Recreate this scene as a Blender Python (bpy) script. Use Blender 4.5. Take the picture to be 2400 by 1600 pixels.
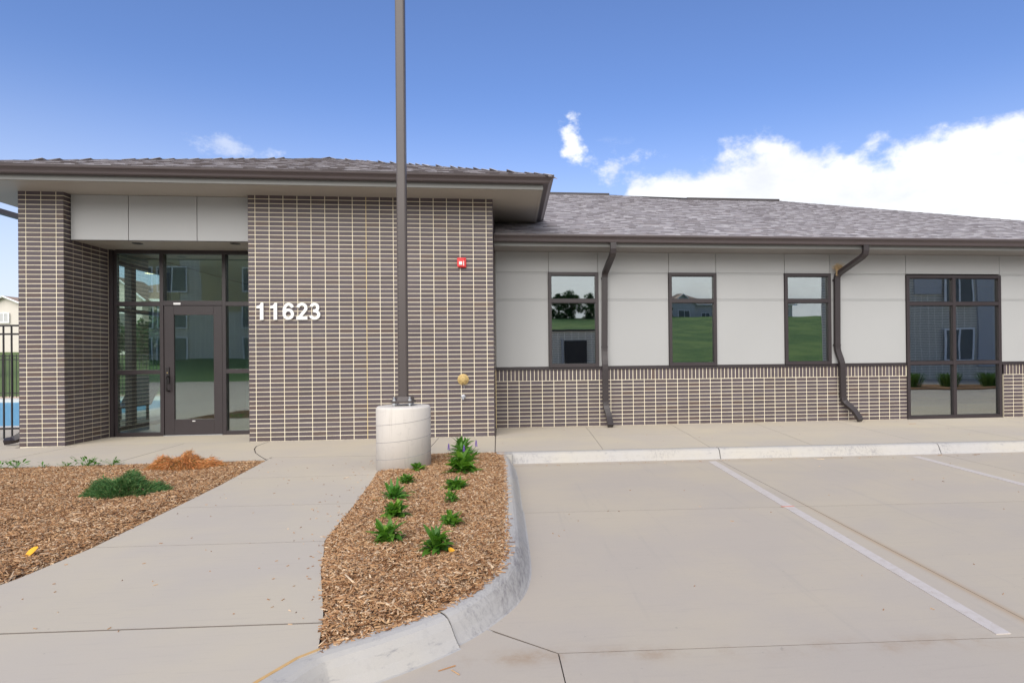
import bpy, math, random
import numpy as np
from mathutils import Vector, Matrix
random.seed(7); RNG = np.random.default_rng(11)
R = math.radians
for o in list(bpy.data.objects): bpy.data.objects.remove(o)
sc = bpy.context.scene; col = sc.collection

# ------------------------------------------------------------------ camera
CAMP = Vector((3.9051, -9.8792, 1.2241))
yaw, pit, rol = -0.108594, 0.00395833, -0.00977246
cam = bpy.data.cameras.new('camera'); co = bpy.data.objects.new('camera', cam); col.objects.link(co)
fw = Vector((-math.sin(yaw)*math.cos(pit), math.cos(yaw)*math.cos(pit), math.sin(pit)))
rt = Vector((math.cos(yaw), math.sin(yaw), 0)); up = rt.cross(fw)
r2 = rt*math.cos(rol)+up*math.sin(rol); u2 = -rt*math.sin(rol)+up*math.cos(rol)
m = Matrix((r2, u2, -fw)).transposed().to_4x4(); m.translation = CAMP; co.matrix_world = m
cam.sensor_width = 36; cam.lens = 1462.72/2400*36
cam.shift_x = -154.09/2400; cam.shift_y = 31.01/2400; cam.clip_end = 3000; cam.clip_start = .05
sc.camera = co

# ------------------------------------------------------------------ light
SUN_EL, SUN_AZ = R(35), R(196)      # azimuth measured from +Y clockwise
sun = bpy.data.lights.new('sun', 'SUN'); so = bpy.data.objects.new('sun', sun); col.objects.link(so)
sun.energy = 1.5; sun.angle = R(60); sun.color = (1, .945, .87)
sd = Vector((math.sin(SUN_AZ)*math.cos(SUN_EL), math.cos(SUN_AZ)*math.cos(SUN_EL), math.sin(SUN_EL)))
so.rotation_euler = sd.to_track_quat('Z', 'Y').to_euler()
sc.view_settings.view_transform = 'Standard'; sc.view_settings.look = 'None'
sc.view_settings.gamma = 1; sc.view_settings.use_curve_mapping = False
sc.view_settings.exposure = 1.16

# ------------------------------------------------------------------ node helper
class NT:
    def __init__(s, nt): s.nt = nt; s.N = nt.nodes; s.L = nt.links
    def n(s, t, **k):
        a = s.N.new(t)
        for x, v in k.items():
            if x.startswith('i_'):
                key = x[2:]; key = int(key) if key.isdigit() else key.replace('_', ' ')
                s.set(a.inputs[key], v)
            else: setattr(a, x, v)
        return a
    def set(s, inp, v):
        if isinstance(v, bpy.types.NodeSocket): s.L.new(v, inp)
        else: inp.default_value = v
    def m(s, op, a, b=0.0, c=None, clamp=False):
        n = s.N.new('ShaderNodeMath'); n.operation = op; n.use_clamp = clamp
        s.set(n.inputs[0], a); s.set(n.inputs[1], b)
        if c is not None: s.set(n.inputs[2], c)
        return n.outputs[0]
    def mix(s, f, a, b, bt='MIX'):
        n = s.N.new('ShaderNodeMix'); n.data_type = 'RGBA'; n.blend_type = bt; n.clamp_factor = True
        s.set(n.inputs[0], f)
        for i, v in ((6, a), (7, b)):
            s.set(n.inputs[i], v if isinstance(v, bpy.types.NodeSocket) else (*v, 1))
        return n.outputs[2]
    def noise(s, vec, scale, detail=4, rough=.5, dist=0.0, col=False):
        n = s.n('ShaderNodeTexNoise', i_Scale=scale, i_Detail=detail, i_Roughness=rough, i_Distortion=dist)
        if vec is not None: s.L.new(vec, n.inputs['Vector'])
        return n.outputs[1 if col else 0]
    def ramp(s, f, lo, hi, smooth=True):
        n = s.n('ShaderNodeMapRange'); n.interpolation_type = 'SMOOTHSTEP' if smooth else 'LINEAR'
        s.set(n.inputs[0], f); n.inputs[1].default_value = lo; n.inputs[2].default_value = hi
        return n.outputs[0]
    def pos(s): return s.n('ShaderNodeNewGeometry').outputs['Position']
    def scl(s, v, sx, sy, sz):
        n = s.n('ShaderNodeMapping'); n.inputs['Scale'].default_value = (sx, sy, sz); s.L.new(v, n.inputs[0]); return n.outputs[0]

# ------------------------------------------------------------------ world
w = bpy.data.worlds.new('World'); sc.world = w; w.use_nodes = True
W = NT(w.node_tree); W.N.clear()
out = W.n('ShaderNodeOutputWorld'); bg = W.n('ShaderNodeBackground')
sky = W.n('ShaderNodeTexSky'); sky.sky_type = 'NISHITA'; sky.sun_disc = False
sky.sun_elevation = SUN_EL; sky.sun_rotation = SUN_AZ; sky.air_density = 1.0; sky.dust_density = .6; sky.ozone_density = 2.4
g = W.n('ShaderNodeTexCoord').outputs['Generated']
sep = W.n('ShaderNodeSeparateXYZ'); W.L.new(g, sep.inputs[0]); gx, gy, gz = sep.outputs
el = W.m('ARCSINE', gz); az = W.m('ARCTAN2', gx, gy)
nzv = W.scl(g, 1, 1, 1.5)
n1 = W.noise(nzv, 4.2, 9, .62, .25); n2 = W.noise(nzv, 15, 7, .6); n4 = W.noise(nzv, 38, 6, .65)
shape = W.m('ADD', W.m('MULTIPLY', W.m('SUBTRACT', n1, .5), .13), W.m('MULTIPLY', W.m('SUBTRACT', n2, .5), .10))
# the cumulus bank stands in the sky from the north round to the east; thin out westwards
gb = W.m('DIVIDE', W.m('SUBTRACT', az, .405), .075); gb = W.m('MULTIPLY', W.m('EXPONENT', W.m('MULTIPLY', W.m('MULTIPLY', gb, gb), -1.0)), .034)
top = W.m('ADD', W.m('ADD', .279, gb), W.m('MULTIPLY', W.ramp(az, .52, .76), .030))
top = W.m('SUBTRACT', top, W.m('MULTIPLY', W.m('SUBTRACT', 1.0, W.ramp(az, .10, .21)), .30))
top = W.m('SUBTRACT', top, W.m('MULTIPLY', W.ramp(az, 1.6, 2.4), .2))
d = W.m('ADD', W.m('SUBTRACT', top, el), shape)
bank = W.ramp(d, -.014, .020)
# two small detached puffs
def puff(a0, e0, sa, se, k):
    u = W.m('DIVIDE', W.m('SUBTRACT', az, a0), sa); v = W.m('DIVIDE', W.m('SUBTRACT', el, e0), se)
    r = W.m('SQRT', W.m('ADD', W.m('MULTIPLY', u, u), W.m('MULTIPLY', v, v)))
    f = W.m('ADD', W.m('SUBTRACT', 1.0, r), W.m('ADD', W.m('MULTIPLY', W.m('SUBTRACT', n2, .5), 3.6), W.m('MULTIPLY', W.m('SUBTRACT', n4, .5), 2.4)))
    return W.m('MULTIPLY', W.ramp(f, .0, 1.15), k)
pf = W.m('MAXIMUM', puff(.104, .330, .020, .044, .95), puff(.180, .292, .060, .026, .65))
pf = W.m('MAXIMUM', pf, puff(-.375, .290, .060, .014, .45))
pf = W.m('MAXIMUM', pf, puff(.17, .335, .03, .012, .12))
cl = W.m('MAXIMUM', bank, pf)
skyc = W.mix(1.0, sky.outputs[0], (.56, .615, .81), 'MULTIPLY')
hazef = W.m('SUBTRACT', 1.0, W.ramp(el, -.02, .42)); hazef = W.m('POWER', hazef, 1.25)
skyc = W.mix(W.m('MULTIPLY', hazef, .88), skyc, (3.9, 4.15, 4.7))
shade = W.ramp(W.m('ADD', W.noise(W.scl(g, 1, 1, 2.2), 7, 6, .6), W.m('MULTIPLY', d, .6)), .32, .72)
cloudc = W.mix(shade, (5.2, 5.25, 5.35), (4.0, 4.15, 4.5))
# a high thin veil covers the half of the sky behind the camera (the windows mirror it as even pale grey)
veil = W.m('MULTIPLY', W.ramp(W.m('MULTIPLY', gy, -1.0), -.15, .55), 0.9)
skyc = W.mix(veil, skyc, (5.4, 5.5, 5.6))
fin = W.mix(cl, skyc, cloudc)
W.L.new(fin, bg.inputs[0]); bg.inputs[1].default_value = .10; W.L.new(bg.outputs[0], out.inputs[0])

# ------------------------------------------------------------------ materials
MAT = {}
def mat(name, build):
    m = bpy.data.materials.new(name); m.use_nodes = True
    T = NT(m.node_tree); T.N.clear()
    o = T.n('ShaderNodeOutputMaterial'); b = T.n('ShaderNodeBsdfPrincipled'); T.L.new(b.outputs[0], o.inputs[0])
    T.b = b; T.o = o; build(T, b); MAT[name] = m; return m
def setb(T, b, color=None, rough=None, metal=None, spec=None, bump=None, bs=.2, bd=.01):
    if color is not None: T.set(b.inputs['Base Color'], color if isinstance(color, bpy.types.NodeSocket) else (*color, 1))
    if rough is not None: T.set(b.inputs['Roughness'], rough)
    if metal is not None: b.inputs['Metallic'].default_value = metal
    if spec is not None: b.inputs['Specular IOR Level'].default_value = spec
    if bump is not None:
        n = T.n('ShaderNodeBump', i_Strength=bs, i_Distance=bd); T.L.new(bump, n.inputs['Height']); T.L.new(n.outputs[0], b.inputs['Normal'])
def rnd(T):
    a = T.n('ShaderNodeAttribute', attribute_name='rnd').outputs['Fac']
    r = T.n('ShaderNodeObjectInfo').outputs['Random']
    return T.m('FRACT', T.m('ADD', a, r))
def hue(T, r, cols):
    n = T.n('ShaderNodeValToRGB'); n.color_ramp.interpolation = 'LINEAR'
    e = n.color_ramp.elements; k = len(cols)
    while len(e) < k: e.new(.5)
    for i, c in enumerate(cols): e[i].position = i/(k-1); e[i].color = (*c, 1)
    T.L.new(r, n.inputs[0]); return n.outputs[0]

def b_brick(T, b):
    r = rnd(T); p = T.pos()
    c = hue(T, r, [(.074,.059,.065),(.092,.074,.083),(.085,.068,.077),(.098,.075,.076),(.088,.072,.083),(.102,.084,.095),(.079,.062,.070),(.106,.075,.068)])
    n = T.noise(T.scl(p, 6, 6, 60), 1.5, 5, .6)
    c = T.mix(.55, c, hue(T, n, [(.5,.5,.5),(1.0,.97,.98),(1.5,1.45,1.4)]), 'MULTIPLY')
    big = T.noise(p, .9, 3, .5)
    c = T.mix(.5, c, hue(T, big, [(.62,.62,.66),(1.0,.98,.98),(1.35,1.28,1.24)]), 'MULTIPLY')
    sp = T.ramp(T.noise(p, 55, 3, .5), .73, .80)
    c = T.mix(T.m('MULTIPLY', sp, .35), c, (.45,.42,.38))
    setb(T, b, c, T.m('ADD', .38, T.m('MULTIPLY', n, .25)), spec=.45, bump=T.noise(T.scl(p, 1, 1, 4), 60, 4, .6), bs=.35, bd=.002)
mat('brick', b_brick)
def b_mortar(T, b):
    p = T.pos(); n = T.noise(p, 2.2, 5, .6); n2 = T.noise(p, 60, 3, .6)
    c = hue(T, n, [(.80,.69,.48),(.92,.84,.66),(.94,.88,.74)])
    c = T.mix(.3, c, hue(T, n2, [(.7,.7,.7),(1.1,1.1,1.1)]), 'MULTIPLY')
    setb(T, b, c, .9, spec=.2, bump=n2, bs=.4, bd=.002)
mat('mortar', b_mortar)
def conc(name, base, warm, dark, streak=(1, 14, 1), stain=.5, bsc=.15, pits=0.0):
    def f(T, b):
        p = T.pos(); r = rnd(T)
        n = T.noise(p, .8, 6, .6); n2 = T.noise(T.scl(p, *streak), 5, 6, .65); n3 = T.noise(p, 180, 3, .7)
        c = T.mix(T.ramp(n, .35, .68), base, warm)
        c = T.mix(T.m('MULTIPLY', T.ramp(n2, .52, .78), stain), c, dark)
        c = T.mix(.22, c, hue(T, n3, [(.6,.6,.6),(1.25,1.25,1.25)]), 'MULTIPLY')
        c = T.mix(.5, c, hue(T, r, [(.955,.955,.96),(1.03,1.025,1.01)]), 'MULTIPLY')
        sp = T.ramp(T.noise(p, 26, 2, .4), .76, .80)
        c = T.mix(T.m('MULTIPLY', sp, .35), c, (.22,.2,.18))
        if pits:
            s2 = T.m('MULTIPLY', T.ramp(T.noise(T.scl(p, 1, 1, 3), 9, 8, .75), .55, .72), pits)
            c = T.mix(s2, c, (.25,.245,.26))
        bl = T.noise(p, .45, 3, .5, .6)
        sp3 = T.n('ShaderNodeSeparateXYZ'); T.L.new(p, sp3.inputs[0]); X, Y = sp3.outputs[0], sp3.outputs[1]
        def band(val, wdt):
            q = T.m('DIVIDE', val, wdt); return T.m('EXPONENT', T.m('MULTIPLY', T.m('MULTIPLY', q, q), -1.0))
        if name == 'parking':
            d1 = T.m('ADD', Y, T.m('ADD', 7.045, T.m('MULTIPLY', X, .055))); d1 = T.m('SUBTRACT', d1, .2255)
            e1 = T.m('MULTIPLY', T.m('MULTIPLY', band(d1, .07), T.ramp(T.noise(p, 2.4, 6, .7), .42, .68)), .75)
            c = T.mix(e1, c, (.36,.25,.16))
            d2 = T.m('ADD', Y, T.m('ADD', 1.97, T.m('MULTIPLY', T.m('SUBTRACT', X, 3.7), .0268)))
            e2 = T.m('MULTIPLY', T.m('MULTIPLY', band(d2, .10), T.ramp(T.noise(p, 3.5, 6, .7), .40, .70)), .55)
            c = T.mix(e2, c, (.40,.31,.22))
            d3 = T.m('SUBTRACT', X, T.m('ADD', 6.64, T.m('MULTIPLY', Y, .0218)))
            e3 = T.m('MULTIPLY', T.m('MULTIPLY', band(d3, .03), T.ramp(Y, -3.5, -6.0)), .6)
            c = T.mix(e3, c, (.42,.29,.17))
            ty = T.noise(T.scl(p, 7, .35, 1), 1.6, 4, .6)
            c = T.mix(T.m('MULTIPLY', T.ramp(ty, .58, .74), .14), c, (.30,.28,.27))
        if name == 'kerb':
            gate = T.ramp(T.noise(p, 1.3, 3, .5), .50, .60); stk = T.ramp(T.noise(T.scl(p, 22, 22, 3), 2.2, 7, .75), .46, .66)
            c = T.mix(T.m('MULTIPLY', T.m('MULTIPLY', gate, stk), .55), c, (.20,.19,.205))
            bx = T.m('MULTIPLY', band(T.m('SUBTRACT', X, 3.94), .07), band(T.m('ADD', Y, 6.0), .55))
            bx = T.m('MAXIMUM', bx, T.m('MULTIPLY', band(T.m('SUBTRACT', X, 3.85), .05), band(T.m('ADD', Y, 6.45), .12)))
            stk2 = T.ramp(T.noise(T.scl(p, 30, 5, 10), 2.0, 7, .75), .40, .62)
            c = T.mix(T.m('MULTIPLY', T.m('MULTIPLY', bx, stk2), .75), c, (.17,.155,.165))
        c = T.mix(.45, c, hue(T, bl, [(.86,.87,.90),(1.0,.995,.985),(1.10,1.07,1.0)]), 'MULTIPLY')
        setb(T, b, c, .82, spec=.3, bump=T.m('ADD', n2, T.m('MULTIPLY', n3, .5)), bs=bsc, bd=.004)
    return mat(name, f)
conc('sidewalk', (.52,.465,.40), (.56,.495,.395), (.43,.38,.325), streak=(.6, 10, 1), stain=.45)
conc('parking', (.475,.42,.362), (.515,.45,.36), (.41,.36,.315), streak=(.7, 7, 1), stain=.35)
conc('kerb', (.455,.44,.43), (.49,.46,.41), (.34,.325,.325), streak=(3, 3, 1), stain=.4, bsc=.35, pits=.75)
conc('precast', (.61,.575,.54), (.66,.62,.58), (.44,.41,.37), streak=(7, 7, .5), stain=.55, bsc=.4, pits=.28)
def plain(name, c, rough=.5, metal=0, spec=.5, var=.15, sc_=3, bs=.06):
    def f(T, b):
        p = T.pos(); n = T.noise(p, sc_, 5, .6)
        cc = T.mix(var, c, hue(T, n, [(.4,.4,.4),(1,1,1),(1.6,1.6,1.6)]), 'MULTIPLY')
        setb(T, b, cc, T.m('ADD', rough-.05, T.m('MULTIPLY', n, .12)), metal, spec, bump=T.noise(p, 90, 3, .6), bs=bs, bd=.001)
    return mat(name, f)
plain('panel', (.385,.390,.394), .62, var=.10, sc_=.7)
plain('reveal', (.30,.285,.275), .55)
plain('bronze', (.034,.026,.029), .42, .0, .5, var=.2)
plain('downspout_metal', (.036,.029,.031), .38, .0, .5, var=.15)
plain('gutter_metal', (.088,.070,.073), .40, .0, .5, var=.15)
plain('soffit_grey', (.25,.232,.222), .5)
plain('soffit_metal', (.38,.35,.31), .50, .0, .5, var=.10)
plain('fascia_metal', (.19,.19,.185), .5, 0, .5)
plain('pole_paint', (.070,.056,.054), .38, .0, .5, var=.1)
plain('galvanised', (.55,.57,.60), .35, .7)
plain('black_metal', (.018,.015,.017), .42)
plain('white_paint', (.86,.86,.86), .5, var=.05)
plain('red_plastic', (.74,.035,.04), .4, var=.1)
plain('lens', (.82,.85,.82), .15)
plain('brass', (.50,.36,.15), .5, .3, var=.4, sc_=40)
plain('silver', (.42,.43,.47), .4, .6)
plain('interior_wall', (.60,.66,.62), .8)
plain('interior_dark', (.16,.17,.165), .8)
plain('ceiling', (.55,.58,.55), .8)
plain('floor_tile', (.20,.205,.20), .3)
plain('roof_deck', (.045,.042,.043), .9)
plain('sealant', (.60,.38,.16), .7, var=.4, sc_=30)
plain('mortar_tan', (.72,.58,.32), .9)
plain('soil', (.17,.095,.050), .95, var=.6, sc_=30, bs=.8)
plain('grass_far', (.105,.155,.04), .95, var=.5, sc_=.3)
plain('pool_water', (.10,.36,.52), .35, var=.2)
plain('pool_coping', (.62,.60,.57), .7)
plain('house_siding', (.66,.61,.56), .8, var=.1)
plain('house_grey', (.52,.52,.53), .8, var=.1)
plain('house_brick', (.20,.10,.08), .85, var=.3, sc_=4)
plain('tan_siding', (.50,.42,.24), .8, var=.1)
plain('house_roof', (.40,.29,.22), .9, var=.3)
plain('stone', (.50,.42,.33), .8, var=.5, sc_=30)
plain('straw', (.50,.36,.20), .9, var=.5, sc_=50)
plain('bark', (.10,.075,.055), .95, var=.5, sc_=12)
plain('dead_wood', (.16,.09,.05), .9)
plain('yellow_leaf', (.85,.42,.02), .6)
plain('crack_dark', (.035,.03,.028), .95)
plain('joint_dark', (.20,.17,.145), .95)
plain('rubber_mark', (.33,.31,.31), .9)
def lamp(T, b):
    setb(T, b, (.8,.75,.6), .5); b.inputs['Emission Color'].default_value = (1,.72,.3,1); b.inputs['Emission Strength'].default_value = 5
mat('lamp_glow', lamp)
def stripe(T, b):
    p = T.pos(); n = T.noise(p, 18, 6, .7)
    c = T.mix(T.ramp(n, .42, .72), (.575,.525,.495), (.505,.448,.405))
    setb(T, b, c, .75)
mat('stripe_paint', stripe)
plain('blue_paint', (.05,.16,.42), .7)
plain('red_chalk', (.62,.28,.22), .9)
def shin(T, b):
    r = rnd(T); p = T.pos()
    c = hue(T, r, [(.25,.228,.235),(.39,.365,.37),(.30,.272,.28),(.45,.425,.43),(.34,.30,.297),(.52,.495,.50),(.27,.245,.255),(.41,.385,.39)])
    n = T.noise(p, 260, 2, .7)
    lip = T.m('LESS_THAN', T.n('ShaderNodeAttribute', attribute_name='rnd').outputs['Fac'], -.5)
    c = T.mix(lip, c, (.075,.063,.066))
    c = T.mix(.45, c, hue(T, n, [(.45,.45,.45),(1,1,1),(1.7,1.65,1.65)]), 'MULTIPLY')
    setb(T, b, c, .88, spec=.35, bump=n, bs=.5, bd=.002)
mat('shingle', shin)
def chips(T, b):
    r = rnd(T); p = T.pos()
    c = hue(T, r, [(.12,.052,.022),(.37,.190,.088),(.50,.290,.145),(.24,.110,.048),(.62,.41,.23),(.31,.150,.066),(.74,.56,.38),(.16,.070,.030)])
    n = T.noise(p, 120, 3, .6)
    c = T.mix(.35, c, hue(T, n, [(.5,.5,.5),(1.5,1.5,1.5)]), 'MULTIPLY')
    setb(T, b, c, .85, spec=.25)
mat('wood_chip', chips)
def leafm(name, cols, trans=.38, rough=.45):
    def f(T, b):
        c = hue(T, rnd(T), cols); setb(T, b, c, rough, spec=.4)
        tr = T.n('ShaderNodeBsdfTranslucent'); T.L.new(T.mix(1, c, (1.3,1.5,.7), 'MULTIPLY'), tr.inputs[0])
        mx = T.n('ShaderNodeMixShader'); mx.inputs[0].default_value = trans
        T.L.new(b.outputs[0], mx.inputs[1]); T.L.new(tr.outputs[0], mx.inputs[2]); T.L.new(mx.outputs[0], T.o.inputs[0])
    return mat(name, f)
leafm('leaf_green', [(.055,.155,.022),(.115,.26,.032),(.08,.20,.026),(.20,.37,.045),(.055,.15,.028)])
leafm('leaf_bright', [(.07,.20,.03),(.12,.30,.05),(.09,.24,.035)])
leafm('flower_purple', [(.22,.13,.55),(.32,.2,.65)])
leafm('juniper', [(.035,.11,.034),(.075,.19,.055),(.055,.15,.045),(.15,.28,.09),(.12,.15,.05)], .1, .7)
leafm('dead_needle', [(.62,.22,.07),(.80,.38,.15),(.50,.18,.06),(.15,.14,.04),(.72,.30,.11),(.66,.40,.19)], .15, .8)
leafm('tree_leaf', [(.020,.055,.012),(.045,.10,.02),(.03,.075,.016),(.06,.13,.03)], .2, .7)
leafm('grass_blade', [(.06,.13,.02),(.10,.19,.035),(.14,.22,.05)], .2, .7)
def hillm(T, b):
    p = T.pos(); n = T.noise(p, .25, 6, .6); n2 = T.noise(p, 3, 5, .7)
    c = T.mix(T.ramp(n, .35, .65), (.085,.17,.060), (.17,.26,.085)); c = T.mix(.4, c, hue(T, n2, [(.5,.5,.5),(1.4,1.4,1.3)]), 'MULTIPLY')
    setb(T, b, c, .95, spec=.1)
mat('hill_grass', hillm)
def darkbrick(T, b):
    p = T.pos(); sx = T.n('ShaderNodeSeparateXYZ'); T.L.new(p, sx.inputs[0])
    fx = T.m('FRACT', T.m('DIVIDE', T.m('ADD', sx.outputs[0], sx.outputs[1]), .40)); fz = T.m('FRACT', T.m('DIVIDE', sx.outputs[2], .135))
    j = T.m('MAXIMUM', T.m('LESS_THAN', fx, .06), T.m('LESS_THAN', fz, .18))
    setb(T, b, T.mix(j, (.52,.49,.42), (.94,.89,.76)), .7)
mat('far_brick', darkbrick)
def glass(name, tint, base, bump):
    def f(T, b):
        T.N.remove(b); p = T.pos()
        n = T.noise(T.scl(p, 1, 1, .6), 1.6, 1, .4, .2)
        bp = T.n('ShaderNodeBump', i_Strength=bump, i_Distance=.02); T.L.new(n, bp.inputs['Height'])
        gl = T.n('ShaderNodeBsdfGlossy'); gl.inputs['Roughness'].default_value = .004; gl.inputs[0].default_value = (.93,.97,.96,1)
        T.L.new(bp.outputs[0], gl.inputs['Normal'])
        tr = T.n('ShaderNodeBsdfTransparent'); tr.inputs[0].default_value = (*tint, 1)
        fr = T.n('ShaderNodeLayerWeight'); fr.inputs[0].default_value = .5
        fac = T.m('ADD', base, T.m('MULTIPLY', T.m('POWER', fr.outputs['Facing'], 4.0), 1-base), clamp=True)
        mx = T.n('ShaderNodeMixShader'); T.L.new(fac, mx.inputs[0]); T.L.new(tr.outputs[0], mx.inputs[1]); T.L.new(gl.outputs[0], mx.inputs[2])
        T.L.new(mx.outputs[0], T.o.inputs[0])
    return mat(name, f)
glass('window_glass', (.62,.68,.66), .36, .05)
glass('entry_glass', (.84,.92,.89), .21, .035)
glass('side_glass', (.90,.96,.94), .02, .0)

# ------------------------------------------------------------------ mesh builder
class MB:
    def __init__(s): s.v = []; s.f = []; s.r = []
    def add(s, vs, fs, r=None):
        o = len(s.v); s.v += [tuple(v) for v in vs]; s.f += [tuple(i+o for i in f) for f in fs]
        s.r += [random.random() if r is None else r]*len(fs); return s
    def box(s, x0, x1, y0, y1, z0, z1, r=None):
        vs = [(x, y, z) for x in (x0, x1) for y in (y0, y1) for z in (z0, z1)]
        return s.add(vs, [(0,1,3,2),(4,6,7,5),(0,4,5,1),(2,3,7,6),(0,2,6,4),(1,5,7,3)], r)
    def prism(s, poly, z0, z1, r=None):
        a = sum(poly[i][0]*poly[(i+1)%len(poly)][1]-poly[(i+1)%len(poly)][0]*poly[i][1] for i in range(len(poly)))
        if a < 0: poly = poly[::-1]
        n = len(poly); vs = [(*p[:2], z0) for p in poly]+[(*p[:2], z1) for p in poly]
        fs = [tuple(range(n))[::-1], tuple(range(n, 2*n))]+[(i, (i+1)%n, n+(i+1)%n, n+i) for i in range(n)]
        return s.add(vs, fs, r)
    def tube(s, pts, rad, k=8, r=None, rad2=None):
        pts = [Vector(p) for p in pts]; n = len(pts); rings = []
        for i, p in enumerate(pts):
            t = (pts[min(i+1, n-1)]-pts[max(i-1, 0)]).normalized()
            a = t.cross(Vector((0, 0, 1))); a = a.normalized() if a.length > .05 else t.cross(Vector((0, 1, 0))).normalized()
            b = t.cross(a); rr = rad if rad2 is None else rad+(rad2-rad)*i/(n-1)
            rings.append([p+(a*math.cos(2*math.pi*j/k)+b*math.sin(2*math.pi*j/k))*rr for j in range(k)])
        vs = [v for q in rings for v in q]
        fs = [(i*k+j, i*k+(j+1)%k, (i+1)*k+(j+1)%k, (i+1)*k+j) for i in range(n-1) for j in range(k)]
        fs += [tuple(range(k))[::-1], tuple(range((n-1)*k, n*k))]
        return s.add(vs, fs, r)
    def lathe(s, prof, c, axis='Z', k=32, r=None):
        vs = []
        for rr, h in prof:
            for j in range(k):
                a = 2*math.pi*j/k; x, y = rr*math.cos(a), rr*math.sin(a)
                vs.append((c[0]+x, c[1]+y, c[2]+h) if axis == 'Z' else (c[0]+x, c[1]-h, c[2]+y))
        n = len(prof); fs = [(i*k+j, i*k+(j+1)%k, (i+1)*k+(j+1)%k, (i+1)*k+j) for i in range(n-1) for j in range(k)]
        fs += [tuple(range(k))[::-1], tuple(range((n-1)*k, n*k))]
        return s.add(vs, fs, r)
    def sweep(s, prof, path, closed_prof=True, zf=None, r=None):
        # prof: (offset to the right of travel, z)
        P = [Vector((p[0], p[1])) for p in path]; n = len(P); k = len(prof); vs = []
        for i in range(n):
            d1 = (P[i]-P[i-1]).normalized() if i else (P[1]-P[0]).normalized()
            d2 = (P[i+1]-P[i]).normalized() if i < n-1 else d1
            t = (d1+d2).normalized(); nn = Vector((t.y, -t.x)); c = max(.3, nn.dot(Vector((d1.y, -d1.x))))
            for dd, z in prof: q = P[i]+nn*dd/c; vs.append((q.x, q.y, z+(zf(q.x, q.y) if zf else 0)))
        m = k if closed_prof else k-1
        fs = [(i*k+j, (i+1)*k+j, (i+1)*k+(j+1)%k, i*k+(j+1)%k) for i in range(n-1) for j in range(m)]
        if closed_prof: fs += [tuple(range(k)), tuple(range((n-1)*k, n*k))[::-1]]
        return s.add(vs, fs, r)
    def mesh(s, name, material, smooth=False):
        me = bpy.data.meshes.new(name); me.from_pydata(s.v, [], s.f); me.update()
        a = me.attributes.new('rnd', 'FLOAT', 'FACE'); a.data.foreach_set('value', np.array(s.r, dtype=np.float32))
        me.materials.append(MAT[material])
        if smooth: me.polygons.foreach_set('use_smooth', [True]*len(me.polygons))
        return me
    def build(s, name, material, parent=None, smooth=False, bevel=0, **props):
        return link(name, s.mesh(name, material, smooth), parent, bevel=bevel, **props)
def link(name, me, parent=None, loc=None, bevel=0, **props):
    o = bpy.data.objects.new(name, me); col.objects.link(o)
    if parent is not None: o.parent = parent
    if loc is not None: o.location = loc
    if bevel:
        b = o.modifiers.new('bevel', 'BEVEL'); b.width = bevel; b.segments = 2; b.limit_method = 'ANGLE'; b.angle_limit = R(40)
    for k, v in props.items(): o[k] = v
    return o
def thing(name, label, cat, loc=(0, 0, 0), group=None):
    o = bpy.data.objects.new(name, None); col.objects.link(o); o.location = loc; o['label'] = label; o['category'] = cat
    o.empty_display_size = .1
    if group: o['group'] = group
    return o
def boxo(name, material, parent, x0, x1, y0, y1, z0, z1, bevel=0, **p): return MB().box(x0, x1, y0, y1, z0, z1).build(name, material, parent, bevel=bevel, **p)
def quadmesh(name, V, F, rv, material, parent=None, smooth=False, **props):
    me = bpy.data.meshes.new(name); nv, nf = len(V), len(F); k = F.shape[1]
    me.vertices.add(nv); me.vertices.foreach_set('co', V.astype(np.float32).ravel())
    me.loops.add(nf*k); me.loops.foreach_set('vertex_index', F.astype(np.int32).ravel())
    me.polygons.add(nf); me.polygons.foreach_set('loop_start', np.arange(0, nf*k, k, dtype=np.int32)); me.polygons.foreach_set('loop_total', np.full(nf, k, dtype=np.int32))
    me.update(calc_edges=True)
    a = me.attributes.new('rnd', 'FLOAT', 'FACE'); a.data.foreach_set('value', rv.astype(np.float32))
    me.materials.append(MAT[material])
    if smooth: me.polygons.foreach_set('use_smooth', [True]*nf)
    return link(name, me, parent, **props)

M = .2032; H = .2032/3; J = .0108
PH = .13                                              # parking sits this far below the walks
def kb(x): return -1.655-.0268*(x-3.7)                # back kerb's top edge

# ================================================================== GROUND
g_ = MB(); g_.box(-900, 900, -900, 900, -1.5, -.30); g_.build('ground', 'hill_grass', kind='structure')
def hillz(y): return -.14+max(0, (-y-33))*.125 if y > -90 else -.14+57*.125+max(0, -y-90)*.02
ys = [-31, -36, -42, -50, -60, -75, -90, -120, -170, -300, -600]
V = []; F = []
xs = list(range(-260, 261, 20))
for y in ys:
    for x in xs: V.append((x, y, (hillz(y) if y < -31 else -.16)+(.9*math.sin(x*.02+.6)*min(1, (-y-31)/60))))
nx = len(xs)
for i in range(len(ys)-1):
    for j in range(nx-1): F.append((i*nx+j, (i+1)*nx+j, (i+1)*nx+j+1, i*nx+j+1))
MB().add(V, F).build('hill', 'hill_grass', smooth=True, kind='structure')
# lawn rising beyond the pool
ys = [15.3, 20, 30, 45, 60, 90, 160]; zs = [-.1, .15, .95, 1.9, 2.3, 3, 4.5]; V = []; F = []; xs = list(range(-120, 61, 10)); nx = len(xs)
for y, z in zip(ys, zs):
    for x in xs: V.append((x, y, z+.15*math.sin(x*.11)))
for i in range(len(ys)-1):
    for j in range(nx-1): F.append((i*nx+j, i*nx+j+1, (i+1)*nx+j+1, (i+1)*nx+j))
MB().add(V, F).build('lawn', 'grass_far', smooth=True, kind='structure')

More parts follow.
